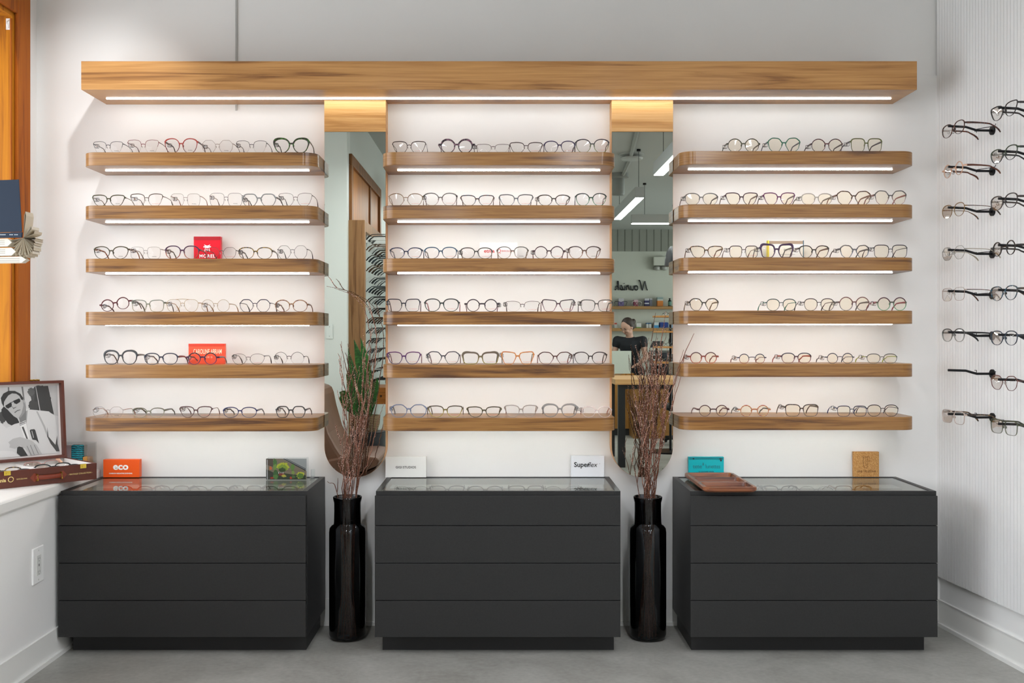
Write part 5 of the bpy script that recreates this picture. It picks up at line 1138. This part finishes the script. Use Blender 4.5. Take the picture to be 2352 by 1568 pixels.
prod(1535, 1543, 19, 0, ['#20302c', '#141616', '#5c8c7c'], 'dark green glass bottle with black cap on the upper shelf', 'bottle', 'bottle', 'supplement_bottle')
prod(1411, 1417, 12, 1, [(0, .7, '#c8c8c4'), (.7, 1, '#b04838')], 'small white carton with a red top on the lower shelf')
prod(1462, 1473, 11, 1, [(0, .2, '#6ca04c'), (.2, 1, '#dcdcd8')], 'white carton with a green base on the lower shelf')
prod(1485, 1490, 12, 1, [(0, .75, '#d4d4d0'), (.75, 1, '#4c6c8c')], 'left one of two small white cartons with blue tops')
prod(1491, 1496, 12, 1, [(0, .75, '#d4d4d0'), (.75, 1, '#4c6c8c')], 'right one of two small white cartons with blue tops')
prod(1502, 1513, 13, 1, [(0, .5, '#4c9cd0'), (.5, 1, '#d0d8dc')], 'light blue and white carton on the lower shelf')
prod(1516, 1534, 13, 1, [(0, 1, '#1c3c8c')], 'wide royal blue carton on the lower shelf')
prod(1535, 1547, 12, 1, [(0, 1, '#8ca8c8')], 'pale blue carton at the right end of the lower shelf')
yd = 2 * MIRY - (CAMY + DP) + .035
for (u, W_, fr_, shp, desc) in ((1424, .19, 's:#141418', 'cat', 'oversized black cat-eye display eyeglasses on the upper far shelf'), (1460, .15, 'c:#e0dcd4', 'round', 'white round display eyeglasses on the upper far shelf')):
    glasses(((u - VPX) / sP, yd + .09, SV[0]), W_, .070, shp, 'T', fr_, fr_, desc, None, rz=PI, tl=.12)

# reception desk, panel, table and round-shelf stand
DD = 11.54; a = V(1400, 858, DD); yd = a[1]; x0, x1 = V(1409, 0, DD)[0], V(1453.5, 0, DD)[0]
t = thing('reception_desk', ((x0 + x1) / 2, yd - .2, 0), 'reception desk with vertical wood slats and a rounded corner', 'desk')
zk, zt_ = V(0, 984, DD)[2], V(0, 858, DD)[2]
def arch(x0, x1, z0, z1, r): return [(x0, z0)] + [(x0 + r - r * math.cos(a_ * PI / 20), z1 - r + r * math.sin(a_ * PI / 20)) for a_ in range(11)] + [(x1, z1), (x1, z0)]
MB().prism(arch(x0, x1 + .02, zk, zt_, .14), lambda x, z: (x, yd - .45, z), lambda x, z: (x, yd - .012, z)).build('desk_body', wood('#7a4c1c', '#9a6428', '#b07a3a', 2), t)
mb = MB(); n_ = 13
for k in range(n_):
    xx = x0 + .006 + (x1 - x0 - .01) * k / n_; zz = zt_ - (0 if xx > x0 + .14 else .14 - math.sqrt(max(0, .14 ** 2 - (x0 + .14 - xx) ** 2)))
    mb.box(xx, xx + .010, yd - .012, yd, zk, zz)
mb.build('slat_front', wood('#8a5a20', '#b07a34', '#c08c48', 2), t)
MB().box(x0, x1, yd - .43, yd - .03, 0, zk).build('desk_plinth', M_KICK, t)
a, c = V(1395, 806, DD - .1), V(1453, 868, DD - .1)
single('desk_screen', MB().box(a[0], c[0], yd - .035, yd - .0125, zt_ - .0, a[2]), plain('#c4c9bc', .6), ((a[0] + c[0]) / 2, yd - .02, zt_), 'pale upright privacy panel on top of the reception desk', 'panel', bevel=.002)
a, c = V(1455, 888, 11.2), V(1560, 955, 11.2)
single('drawer_pedestal', MB().box(a[0], c[0], a[1] - .4, a[1], 0, a[2]), wood('#6a4420', '#8c6030', '#a0743c', 0), ((a[0] + c[0]) / 2, a[1] - .2, 0), 'brown wooden drawer pedestal behind the black-legged table', 'cabinet', bevel=.003)
DT = 8.72; yt_ = V(0, 0, DT)[1]; zt_ = V(0, 871, DT)[2]; xt = V(1413, 0, DT)[0]
t = thing('work_table', (xt + .4, yt_ - .4, 0), 'wooden table with black metal legs standing in the right mirror', 'table')
MB().box(xt, xt + .80, yt_ - .9, yt_, zt_ - .046, zt_).build('table_top', wood('#a87848', '#c8965e', '#dcae74', 0), t, bevel=.002)
for x_, y_ in ((xt + .03, yt_ - .06), (xt + .03, yt_ - .86), (xt + .71, yt_ - .06), (xt + .71, yt_ - .86)): MB().box(x_, x_ + .06, y_ - .03, y_ + .03, 0, zt_ - .046).build('leg', M_BLACK, t)
MB().box(xt + .09, xt + .71, yt_ - .075, yt_ - .045, zt_ - .085, zt_ - .046).build('apron', M_BLACK, t)
DR = 9.9; R_ = .17; cxr = V(1540, 0, DR)[0]; yr = V(0, 0, DR)[1]
t = thing('display_tower', (cxr, yr, 0), 'stand with four round wooden shelves carrying eyeglasses', 'display stand')
RZ = [V(0, v, DR)[2] for v in (725, 760, 795, 830)]
MB().tube([(cxr, yr, 0), (cxr, yr, RZ[0] + .01)], .012, 10).build('post', M_BLKMET, t); MB().lathe([(0, 0), (.20, 0), (.20, .015), (0, .02)], (cxr, yr, 0), 24).build('base_plate', M_BLKMET, t)
for z in RZ: MB().lathe([(0, -.016), (R_, -.016), (R_ + .002, -.008), (R_, 0), (0, 0)], (cxr, yr, z), 32).build('round_shelf', wood('#9a6a38', '#b98348', '#c8965c', 0), t, smooth=True, sharp=.7)
k = 0
for i, z in enumerate(RZ):
    for dx in ((-.02,), (-.07, .05), (-.06, .06), (-.08, .04))[i]:
        glasses((cxr + dx, yr + .09 if i else yr + .05, z), .115, .036, ('round', 'panto')[k % 2], 'A2', ('s:#1c1c20', 'c:#8c9890', 's:#2c2c30', 's:#6a6a68')[k % 4], 's:#2c2c2c', f'{["dark round","pale clear","dark rounded","grey round","black round","pale rounded","dark thick"][k]} eyeglasses {["on","at left on","at right on"][0 if i==0 else 1+(dx>0)]} the {["topmost","second","third","lowest"][i]} round shelf of the stand', 'eyeglasses on the round-shelf stand', rz=PI, tl=.11); k += 1
# tray organiser behind the second person, tablet
a, c = V(1500, 805, 12.8), V(1540, 862, 12.8)
t = thing('paper_tray_rack', ((a[0] + c[0]) / 2, a[1], c[2] - .65), 'grey rack of white paper trays behind the seated woman', 'paper rack')
MB().box(a[0], c[0], a[1] - .25, a[1] - .24, 0, a[2]).box(a[0] - .01, a[0], a[1] - .25, a[1], 0, a[2]).box(c[0], c[0] + .01, a[1] - .25, a[1], 0, a[2]).build('rack_frame', plain('#6a6c68', .6), t)
for k in range(5): MB().box(a[0], c[0], a[1] - .24, a[1], c[2] + k * (a[2] - c[2]) / 5, c[2] + k * (a[2] - c[2]) / 5 + .018).build('paper_tray', plain('#c8ccc8', .5), t)
t = thing('tablet_screen', V(1506, 797, 12.0), 'black tablet screen tilted beside the seated woman', 'tablet')
MB().add([V(u, v, D_) for u, v, D_ in ((1493, 798, 12.0), (1521, 798, 12.0), (1524, 783, 12.05), (1499, 783, 12.05))] + [V(u, v, D_) for u, v, D_ in ((1493, 798, 12.02), (1521, 798, 12.02), (1524, 783, 12.07), (1499, 783, 12.07))], [(0, 1, 2, 3), (7, 6, 5, 4), (0, 4, 5, 1), (1, 5, 6, 2), (2, 6, 7, 3), (3, 7, 4, 0)]).build('screen_slab', M_BLACK, t)
pz = V(1508, 797, 12.03); MB().tube([(pz[0], pz[1], pz[2] + .0), (pz[0], pz[1], .0)], .012, 8).build('stand_post', M_BLKMET, t)
# office chair (only its arm, column and foot show)
ox, oy, _ = V(1538, 0, 10.6)
t = thing('office_chair', (ox + .15, oy, 0), 'black office chair with a five-star base under the table', 'chair')
cx_ = ox + .15; MB().box(cx_ - .22, cx_ + .22, oy - .22, oy + .22, .36, .42).build('seat', M_BLACK, t, bevel=.03); MB().tube([(cx_, oy, .06), (cx_, oy, .36)], .025, 10).build('gas_column', M_BLKMET, t)
MB().box(cx_ - .20, cx_ + .20, oy + .20, oy + .24, .46, .80).build('backrest', M_BLACK, t, bevel=.02)
MB().tube([(cx_, oy + .20, .40), (cx_, oy + .26, .42), (cx_, oy + .25, .55)], .015, 8).build('back_bracket', M_BLKMET, t)
for k in range(5):
    a_ = k * 2 * PI / 5 + .3; e0 = (cx_ + .26 * math.cos(a_), oy + .26 * math.sin(a_)); l = MB().tube([(cx_, oy, .08), (e0[0], e0[1], .06)], [.02, .012], 8).build('star_leg', M_BLKMET, t); MB().ell((e0[0], e0[1], .026), .02, .02, .026, 10, 6).build('caster', M_BLACK, l)

# ---------------------------------------------------------------- people
def cap(mb, p0, p1, r0, r1, n=14, fl=1.0):
    p0, p1 = Vector(p0), Vector(p1); d = (p1 - p0); L = d.length; d.normalize(); pts = []; R = []
    for k in range(4): a_ = PI / 2 * (1 - k / 4); pts.append(p0 - d * r0 * math.sin(a_)); R.append(max(.0008, r0 * math.cos(a_)))
    for k in range(5): pts.append(p0 + d * L * k / 4); R.append(r0 + (r1 - r0) * k / 4)
    for k in range(1, 5): a_ = PI / 2 * k / 4; pts.append(p1 + d * r1 * math.sin(a_)); R.append(max(.0008, r1 * math.cos(a_)))
    mb.tube(pts, R, n)
def finish(mb, nm, mat, parent, vox, it=3):
    o = mb.build(nm, mat, parent, smooth=True, sharp=None); r = o.modifiers.new('join', 'REMESH'); r.mode = 'VOXEL'; r.voxel_size = vox; r.use_smooth_shade = True
    s_ = o.modifiers.new('soft', 'SMOOTH'); s_.iterations = it; s_.factor = .5; return o
SKIN = plain('#c79c86', .5); HAIR = plain('#33241c', .6, var=.3, vscale=90); NAV = plain('#15171d', .8); 
def hand(mb, w, d, side, curl=.5, s=.85):
    d = Vector(d).normalized(); w = Vector(w); up = Vector((0, 0, 1)); sd_ = d.cross(up); sd_ = sd_.normalized() if sd_.length > .1 else Vector((1, 0, 0)); nrm = sd_.cross(d)
    cap(mb, w, w + d * .045 * s, .020 * s, .027 * s); cap(mb, w + sd_ * .014 * s, w + sd_ * .018 * s + d * .07 * s, .016 * s, .013 * s); cap(mb, w - sd_ * .014 * s, w - sd_ * .018 * s + d * .07 * s, .016 * s, .013 * s)
    for k, (o_, L) in enumerate(((-.027, .060), (-.009, .070), (.009, .066), (.026, .050))):
        b0 = w + sd_ * o_ * s + d * .075 * s; b1 = b0 + (d - nrm * curl * .5).normalized() * L * .45 * s; b2 = b1 + (d - nrm * curl * 1.4).normalized() * L * .3 * s; b3 = b2 + (d * .6 - nrm * curl * 2).normalized() * L * .25 * s
        cap(mb, b0, b1, .0085 * s, .008 * s, 8); cap(mb, b1, b2, .008 * s, .0075 * s, 8); cap(mb, b2, b3, .0075 * s, .006 * s, 8)
    t0 = w + sd_ * side * .022 * s + d * .015 * s; t1 = t0 + (d * .6 + sd_ * side).normalized() * .035 * s; t2 = t1 + (d - nrm * curl * .5).normalized() * .028 * s
    cap(mb, t0, t1, .012 * s, .010 * s, 8); cap(mb, t1, t2, .010 * s, .008 * s, 8)
def person(label, O, yaw, J, bun, topz_hem, longhair):
    """J: joints in the body frame (x = body's left, y = backwards, z up), metres; yaw turns the body"""
    t = thing('person', (O[0], O[1], 0), label, 'person')
    M = Matrix.Translation(Vector((O[0], O[1], 0))) @ Matrix.Rotation(yaw, 4, 'Z')
    T = lambda p: M @ Vector(p)
    b = MB(); j = {k: T(v) for k, v in J.items()}
    cap(b, j['pel'] , j['waist'], .115, .100, 18); cap(b, j['waist'], j['chest'], .100, .120, 18)
    for s_ in ('l', 'r'):
        cap(b, j['chest'], j['sh' + s_], .095, .050); cap(b, j['sh' + s_], j['el' + s_], .045, .036); cap(b, j['el' + s_], j['wr' + s_], .035, .022)
        cap(b, j['pel'], j['hip' + s_], .105, .085); cap(b, j['hip' + s_], j['kn' + s_], .080, .052); cap(b, j['kn' + s_], j['an' + s_], .050, .032); cap(b, j['an' + s_] + Vector((0, 0, -.015)), j['to' + s_], .034, .026)
        hand(b, j['wr' + s_], j['hd' + s_] - j['wr' + s_], 1 if s_ == 'r' else -1)
    cap(b, j['chest'], j['neck'], .080, .046); cap(b, j['neck'], j['head'], .044, .048)
    # head in its own frame
    f = (j['face'] - j['head']).normalized(); r_ = f.cross(Vector((0, 0, 1))).normalized(); u_ = r_.cross(f).normalized(); H = j['head'] + u_ * .045
    HM = Matrix(((r_.x, -f.x, u_.x, H.x), (r_.y, -f.y, u_.y, H.y), (r_.z, -f.z, u_.z, H.z), (0, 0, 0, 1)))
    def he(mb, c, rx, ry, rz_, n=18, m=12): s0 = len(mb.v); mb.ell(c, rx, ry, rz_, n, m); mb.xf(HM, s0)
    he(b, (0, 0, .01), .070, .088, .090); he(b, (0, -.030, -.045), .052, .052, .050); he(b, (0, -.055, -.078), .026, .022, .018)
    he(b, (0, -.092, -.018), .010, .016, .018); he(b, (0, -.082, .002), .007, .010, .024)
    for sx_ in (-1, 1): he(b, (sx_ * .072, .004, -.012), .008, .018, .026); he(b, (sx_ * .034, -.066, -.025), .022, .018, .020)
    he(b, (0, -.079, -.052), .022, .008, .0045); he(b, (0, -.078, -.060), .018, .009, .0055)
    finish(b, 'body', SKIN, t, .0075, 2)
    for sx_ in (-1, 1):
        e = MB(); he(e, (sx_ * .030, -.074, .008), .012, .006, .0045, 10, 6); e.build('eye', plain('#2c201a', .4), t, smooth=True)
        e = MB(); he(e, (sx_ * .031, -.079, .026), .018, .004, .0035, 10, 6); e.build('eyebrow', HAIR, t, smooth=True)
    e = MB(); he(e, (0, -.0865, -.055), .020, .004, .0035, 10, 6); e.build('mouth', plain('#9c5a50', .5), t, smooth=True)
    h = MB(); he(h, (0, .026, .034), .077, .083, .080); he(h, (0, .050, -.012), .070, .056, .070)
    for q in bun: he(h, q[:3], *q[3:])
    if longhair:
        for sx_ in (-1, 1): he(h, (sx_ * .066, .018, .005), .016, .032, .045)
    finish(h, 'hair', HAIR, t, .008, 4)
    c = MB(); g = .012
    cap(c, j['pel'], j['waist'], .115 + g, .105 + g, 18); cap(c, j['waist'], j['chest'], .105 + g, .124 + g, 18)
    for s_ in ('l', 'r'):
        cap(c, j['chest'], j['sh' + s_], .098 + g, .054 + g); e_ = j['sh' + s_].lerp(j['el' + s_], topz_hem); cap(c, j['sh' + s_], e_, .050 + g, .050 + g * .8)
        cap(c, j['pel'], j['hip' + s_], .108 + g, .088 + g)
    cap(c, j['chest'], j['chest'].lerp(j['neck'], .45), .09, .060)
    finish(c, 'top', NAV, t, .010, 3)
    c = MB()
    for s_ in ('l', 'r'): cap(c, j['hip' + s_], j['kn' + s_], .098, .062); cap(c, j['kn' + s_], j['an' + s_], .060, .045)
    finish(c, 'trousers', NAV, t, .011, 2)
    c = MB()
    for s_ in ('l', 'r'): cap(c, j['an' + s_] + Vector((0, 0, -.020)), j['to' + s_], .040, .032)
    finish(c, 'shoes', M_BLACK, t, .009, 1)
    return t
# standing woman looking down at the desk: front faces +y (towards the mirror), turned to -x
J1 = dict(pel=(0, .10, .66), waist=(0, .07, .80), chest=(0, .0, .985), shl=(.165, .0, 1.055), shr=(-.165, .0, 1.055), ell=(.215, -.03, .84), elr=(-.215, -.03, .84), wrl=(.16, -.19, .76), wrr=(-.16, -.20, .76), hdl=(.10, -.28, .74), hdr=(-.10, -.28, .74),
          hipl=(.08, .10, .64), hipr=(-.08, .10, .64), knl=(.09, .06, .36), knr=(-.09, .06, .36), anl=(.09, .09, .075), anr=(-.09, .09, .075), tol=(.10, -.05, .03), tor=(-.10, -.05, .03), neck=(0, -.035, 1.135), head=(0, -.065, 1.20), face=(.045, -.135, 1.140))
hx_, hy_, _ = V(1447, 0, 13.3)
person('woman in a sleeveless black top with tied dark hair, looking down behind the reception desk', (hx_, hy_), PI + .35, J1, [(0, .125, -.005, .036, .036, .036)], .22, True)
J2 = dict(pel=(0, .02, .50), waist=(0, .02, .62), chest=(0, -.01, .79), shl=(.155, -.01, .86), shr=(-.155, -.01, .86), ell=(.20, -.08, .66), elr=(-.19, -.10, .66), wrl=(.11, -.26, .70), wrr=(-.12, -.28, .70), hdl=(.06, -.35, .69), hdr=(-.08, -.37, .69),
          hipl=(.08, -.02, .48), hipr=(-.08, -.02, .48), knl=(.10, -.36, .46), knr=(-.10, -.36, .46), anl=(.10, -.34, .08), anr=(-.10, -.34, .08), tol=(.10, -.47, .03), tor=(-.10, -.47, .03), neck=(0, -.05, .94), head=(0, -.085, 1.015), face=(-.01, -.18, .975))
hx_, hy_, _ = V(1534, 0, 12.2)
person('seated woman in navy with hair tied back, at the right mirror edge', (hx_ + .02, hy_), PI - .95, J2, [(0, .09, .03, .030, .030, .030)], .80, True)
st_ = thing('office_stool', (hx_ + .02, hy_, 0), 'round stool under the seated woman', 'stool')
MB().lathe([(0, .33), (.16, .33), (.17, .36), (.16, .385), (0, .385)], (hx_ + .02, hy_, 0), 24).build('seat', M_BLACK, st_, smooth=True, sharp=.8); MB().tube([(hx_ + .02, hy_, 0.02), (hx_ + .02, hy_, .34)], .02, 10).build('post', M_BLKMET, st_); MB().lathe([(0, 0), (.18, 0), (.18, .02), (0, .02)], (hx_ + .02, hy_, 0), 24).build('foot_plate', M_BLKMET, st_)

# ---------------------------------------------------------------- left mirror: side wall with window niche, slatted frame display, chair, plant
XW = -1.034
# pine niche window on the side wall (seen above the display)
wy0, wy1 = V(0, 0, 7.08)[1], V(0, 0, 8.84)[1]; zt2, zb2 = 2.378, 1.55
t = bpy.data.objects.new('window_2', None); COL.objects.link(t); t['kind'] = 'structure'; t.location = (XW, (wy0 + wy1) / 2, zb2)
mb = MB(); cwd = .075
mb.box(XW, XW + .022, wy1, wy0, zt2 - cwd, zt2).box(XW, XW + .022, wy0 - cwd, wy0, zb2, zt2 - cwd).box(XW, XW + .022, wy1, wy1 + cwd, zb2, zt2 - cwd).box(XW, XW + .016, wy1 + cwd, wy0 - cwd, 1.86, 1.93).box(XW, XW + .016, (wy0 + wy1) / 2 - .23, (wy0 + wy1) / 2 - .19, 1.93, zt2 - cwd)
c_ = mb.build('window_casing', wood('#5a3414', '#7c4c20', '#8c5a2a', 2), t, bevel=.003)
MB().box(XW, XW + .003, wy1 + cwd, wy0 - cwd, zb2, zt2 - cwd).build('window_board', wood('#7a4208', '#a86418', '#b8741c', 2), t)
# display frame
fy0, fy1 = V(0, 0, 7.06)[1], -5.2; fz1 = V(0, 505, 7.06)[2]; fz0 = .30; fx = -.952
t = thing('display_unit', (fx, (fy0 + fy1) / 2, fz0), 'wood-framed slatted eyeglasses display beside the pine window in the left mirror', 'display unit')
FRM = wood('#6a4626', '#8c6440', '#a07850', 2)
MB().box(XW, fx + .03, fy0 - .06, fy0, fz0, fz1).box(XW, fx + .03, fy1, fy1 + .06, fz0, fz1).box(XW, fx + .03, fy1 + .06, fy0 - .06, fz1 - .075, fz1).box(XW, fx + .03, fy1 + .06, fy0 - .06, fz0, fz0 + .07).build('wood_frame', FRM, t, bevel=.003)
mb = MB().slot(plain('#c9cec8', .5)); mb.box(XW, fx, fy1 + .06, fy0 - .06, fz0 + .07, fz1 - .075)
mb.slot(plain('#b8bdb8', .6)); y_ = fy1 + .08
while y_ < fy0 - .07: mb.box(fx, fx + .002, y_, y_ + .004, fz0 + .07, fz1 - .075); y_ += .04
mb.build('slat_panel', None, t)
for k in range(3):
    y_ = fy0 - .30 - .28 * k; z = fz1 - .10
    r_ = MB().box(fx, fx + .17, y_ - .012, y_ + .012, z - .012, z + .012).box(fx + .0, fx + .012, y_ - .02, y_ + .02, z - .03, z + .03); r_.build('white_rail', plain('#dcdcd8', .5), t)
# rows of eyeglasses on it: small, so each is one mesh
def small_glasses(c1):
    mb = MB(); mb.slot(frame_mat(c1))
    for sd in (1, -1):
        ol = outline('panto', .024, .020); mb.tube([(sd * (.033 + x), 0, .022 + z) for x, z in ol[::2]], .0022, 6, closed=True)
        mb.tube([(sd * .062, .003, .032), (sd * .065, .05, .032), (sd * .064, .095, .030), (sd * .062, .120, .012), (sd * .060, .135, -.006)], [.0018, .0018, .002, .003, .0028], 6, ry=[.003, .003, .003, .005, .004])
    mb.tube([(-.010, 0, .028), (0, 0, .030), (.010, 0, .028)], .002, 6); return mb.mesh('eyeglasses', None, True, 1.0)
SG = [small_glasses(c) for c in ('s:#16181a', 't:#3a2418,#9a7048', 's:#22303c', 's:#5c5c5c', 'c:#d0d0cc')]
rg = random.Random(21)
SMALLL = 'small pair of eyeglasses hung in the dense rows of the slatted display'
for r_ in range(15):
    zc = V(0, 552 + 22.8 * r_, 7.55)[2]
    for c_ in range(5):
        o = bpy.data.objects.new('eyeglasses', SG[rg.choice((0, 0, 0, 1, 1, 2, 3, 4))]); COL.objects.link(o)
        o.location = (fx + .155, fy0 - .22 - .165 * c_, zc - .02); o.rotation_euler = (0, 0, PI / 2); tag(o, SMALLL, 'eyeglasses', 'eyeglasses on the slatted frame display')
        if r_ == 0 and c_ == 0: pass
# light switch on the jutting wall
a, c = V(748, 744, 6.97), V(763.5, 778, 6.97)
t = thing('light_switch', ((a[0] + c[0]) / 2, -3.1495, (a[2] + c[2]) / 2), 'white blank switch plate on the pale wall in the left mirror', 'switch plate')
MB().box(a[0], c[0], -3.1495, -3.144, c[2], a[2]).build('cover_plate', plain('#e0e4e0', .4), t, bevel=.0015)
for z in (a[2] - .018, c[2] + .018): MB().tube([((a[0] + c[0]) / 2, -3.144, z), ((a[0] + c[0]) / 2, -3.1425, z)], .003, 8).build('plate_screw', plain('#a8aca8', .4), t)
# lounge chair
LC = plain('#6e4c3a', .42, var=.12, vscale=14, bump=.25); DC = 6.3
yc = V(0, 0, DC)[1]
t = thing('lounge_chair', (-.95, yc, 0), 'brown leather lounge chair with a sloping back at the bottom of the left mirror', 'armchair')
def vq(u, v, dy): p = V(u, v, DC); return (p[0], p[1] + dy, p[2])
def vprism(mb, uv, d0, d1):
    n = len(uv); return mb.add([vq(u, v, d0) for u, v in uv] + [vq(u, v, d1) for u, v in uv], [tuple(range(n)), tuple(reversed(range(n, 2 * n)))] + [(i, n + i, n + (i + 1) % n, (i + 1) % n) for i in range(n)])
vprism(MB(), [(706, 878), (738, 888), (745, 893), (750, 905), (756, 935), (770, 985), (786, 1015), (800, 1036), (802, 1046), (770, 1056), (735, 1056), (700, 960)], -.30, .26).build('backrest', LC, t, bevel=.022)
vprism(MB(), [(748, 1052), (775, 1042), (812, 1036), (860, 1035), (878, 1038), (884, 1044), (880, 1056), (850, 1068), (800, 1078), (752, 1076)], -.30, .28).build('seat_cushion', LC, t, bevel=.018)
vprism(MB(), [(742, 1078), (800, 1080), (852, 1070), (876, 1060), (868, 1084), (840, 1098), (750, 1100)], -.26, .24).build('seat_base', plain('#4a3428', .5), t, bevel=.015)
MB().tube([vq(800, 1096, 0), (vq(800, 1096, 0)[0], vq(800, 1096, 0)[1], .02)], .025, 12).build('pedestal', M_STEEL, t); p = vq(800, 1096, 0); MB().lathe([(0, 0), (.22, 0), (.20, .015), (0, .02)], (p[0], p[1], 0), 28).build('base_plate', M_STEEL, t, smooth=True, sharp=.6)
# black drum table, basket and snake plant
DPn = 6.72; pc_ = V(845, 0, DPn); zp = V(0, 990, DPn)[2]
t = single('drum_table', MB().lathe([(0, 0), (.115, 0), (.115, zp - .012), (.118, zp - .010), (.118, zp), (0, zp)], (pc_[0], pc_[1], 0), 32), plain('#15181f', .45), (pc_[0], pc_[1], 0), 'black round drum table carrying the plant basket', 'side table', smooth=True, sharp=.7)
t = thing('snake_plant', (pc_[0], pc_[1], zp), 'snake plant with upright green leaves in a woven basket', 'plant')
bw = MB(); zt3 = V(0, 953, DPn)[2]
bw.lathe([(0, zp + .002), (.062, zp + .002), (.078, (zp + zt3) / 2), (.082, zt3), (.076, zt3), (.07, (zp + zt3) / 2), (.055, zp + .012), (0, zp + .012)], (pc_[0], pc_[1], 0), 28)
m, nt, out = newmat('woven_basket'); b = pbsdf(nt, out, None, .8); tc = N(nt, 'TexCoord'); wv = N(nt, 'TexWave'); wv.bands_direction = 'Z'; wv.inputs['Scale'].default_value = 28; wv.inputs['Distortion'].default_value = 2; cr = N(nt, 'ValToRGB'); cr.color_ramp.elements[0].color = lin('#5a4430'); cr.color_ramp.elements[1].color = lin('#9c8460')
nt.links.new(tc.outputs['Object'], wv.inputs[0]); nt.links.new(wv.outputs[0], cr.inputs[0]); nt.links.new(cr.outputs[0], b.inputs['Base Color'])
bw.build('basket', m, t, smooth=True, sharp=.9); MB().lathe([(0, zt3 - .012), (.074, zt3 - .012)], (pc_[0], pc_[1], 0), 24).build('soil', plain('#2c2018', .9), t)
m, nt, out = newmat('snake_leaf'); b = pbsdf(nt, out, None, .4); tc = N(nt, 'TexCoord'); wv = N(nt, 'TexNoise'); wv.inputs['Scale'].default_value = 40; mp = N(nt, 'Mapping'); mp.inputs['Scale'].default_value = (1, 1, 2); cr = N(nt, 'ValToRGB'); cr.color_ramp.elements[0].position = .4; cr.color_ramp.elements[0].color = lin('#1c4a18'); cr.color_ramp.elements[1].position = .65; cr.color_ramp.elements[1].color = lin('#35702a')
nt.links.new(tc.outputs['Object'], mp.inputs[0]); nt.links.new(mp.outputs[0], wv.inputs[0]); nt.links.new(wv.outputs[0], cr.inputs[0]); nt.links.new(cr.outputs[0], b.inputs['Base Color'])
for k, (pts, wpx) in enumerate([([(846, 958), (838, 900), (826, 840), (810, 780)], 26), ([(850, 958), (852, 900), (838, 830), (826, 775)], 20), ([(840, 958), (822, 930), (806, 900), (798, 860)], 17), ([(836, 958), (815, 940), (800, 925), (792, 905), (783, 899)], 30), ([(852, 958), (858, 920), (864, 890), (868, 866)], 18), ([(846, 958), (830, 905), (806, 850), (796, 800)], 16), ([(856, 958), (848, 900), (842, 860), (836, 800)], 18), ([(838, 958), (812, 900), (800, 870), (798, 850)], 14)]):
    dk = (-.045, -.03, .01, .04, .02, -.05, .03, -.02)[k]
    Q = [V(u, v, DPn) for u, v in pts]; Q = [Vector((q[0] if i else pc_[0] + (q[0] - pc_[0]) * .6, q[1] + dk * (1 if i == 0 else 1 + .15 * i), q[2] if i else zt3 - .015)) for i, q in enumerate(Q)]
    C = [Q[0] * 2 - Q[1]] + Q + [Q[-1] * 2 - Q[-2]]; sm = []
    for i in range(1, len(C) - 2):
        for q in range(6):
            tt = q / 6; p0, p1, p2, p3 = C[i - 1:i + 3]; sm.append(.5 * ((2 * p1) + (-p0 + p2) * tt + (2 * p0 - 5 * p1 + 4 * p2 - p3) * tt * tt + (-p0 + 3 * p1 - 3 * p2 + p3) * tt ** 3))
    sm.append(C[-2]); n = len(sm); w2 = wpx * DPn / F / 2 * .72; mb = MB(); vs = []
    for i, p in enumerate(sm):
        f_ = i / (n - 1); ww = w2 * (.45 + .75 * math.sin(min(1, f_ * 1.15) * PI * .75)) * (1 if f_ < .72 else max(.04, 1 - ((f_ - .72) / .28) ** 1.4)); d = (sm[min(i + 1, n - 1)] - sm[max(i - 1, 0)]).normalized(); s_ = d.cross(Vector((.1, 1, 0))).normalized()
        vs += [p - s_ * ww, p + Vector((0, -.006, 0)), p + s_ * ww, p + Vector((0, .0015, 0)) + Vector((0, -.004, 0))]
    fs = []
    for i in range(n - 1):
        a_, b_ = i * 4, i * 4 + 4; fs += [(a_, a_ + 1, b_ + 1, b_), (a_ + 1, a_ + 2, b_ + 2, b_ + 1), (a_ + 2, a_ + 3, b_ + 3, b_ + 2), (a_ + 3, a_, b_, b_ + 3)]
    mb.add(vs, fs); mb.build('leaf', m, t, smooth=True, sharp=1.0)
a, c = V(864, 890, 7.4), V(885, 928, 7.4)
t = thing('storage_box', ((fx + a[0]) / 2, a[1], c[2]), 'small orange-brown wooden drawer box under the slatted display', 'drawer box')
MB().box(fx + .032, c[0] + .02, a[1] - .5, a[1], c[2], a[2]).build('box_body', wood('#7a4418', '#9c5c24', '#b06c30', 0), t, bevel=.003); MB().tube([(c[0] - .03, a[1] + .001, (a[2] + c[2]) / 2), (c[0] - .03, a[1] + .012, (a[2] + c[2]) / 2)], .006, 8).build('knob', M_BLACK, t)
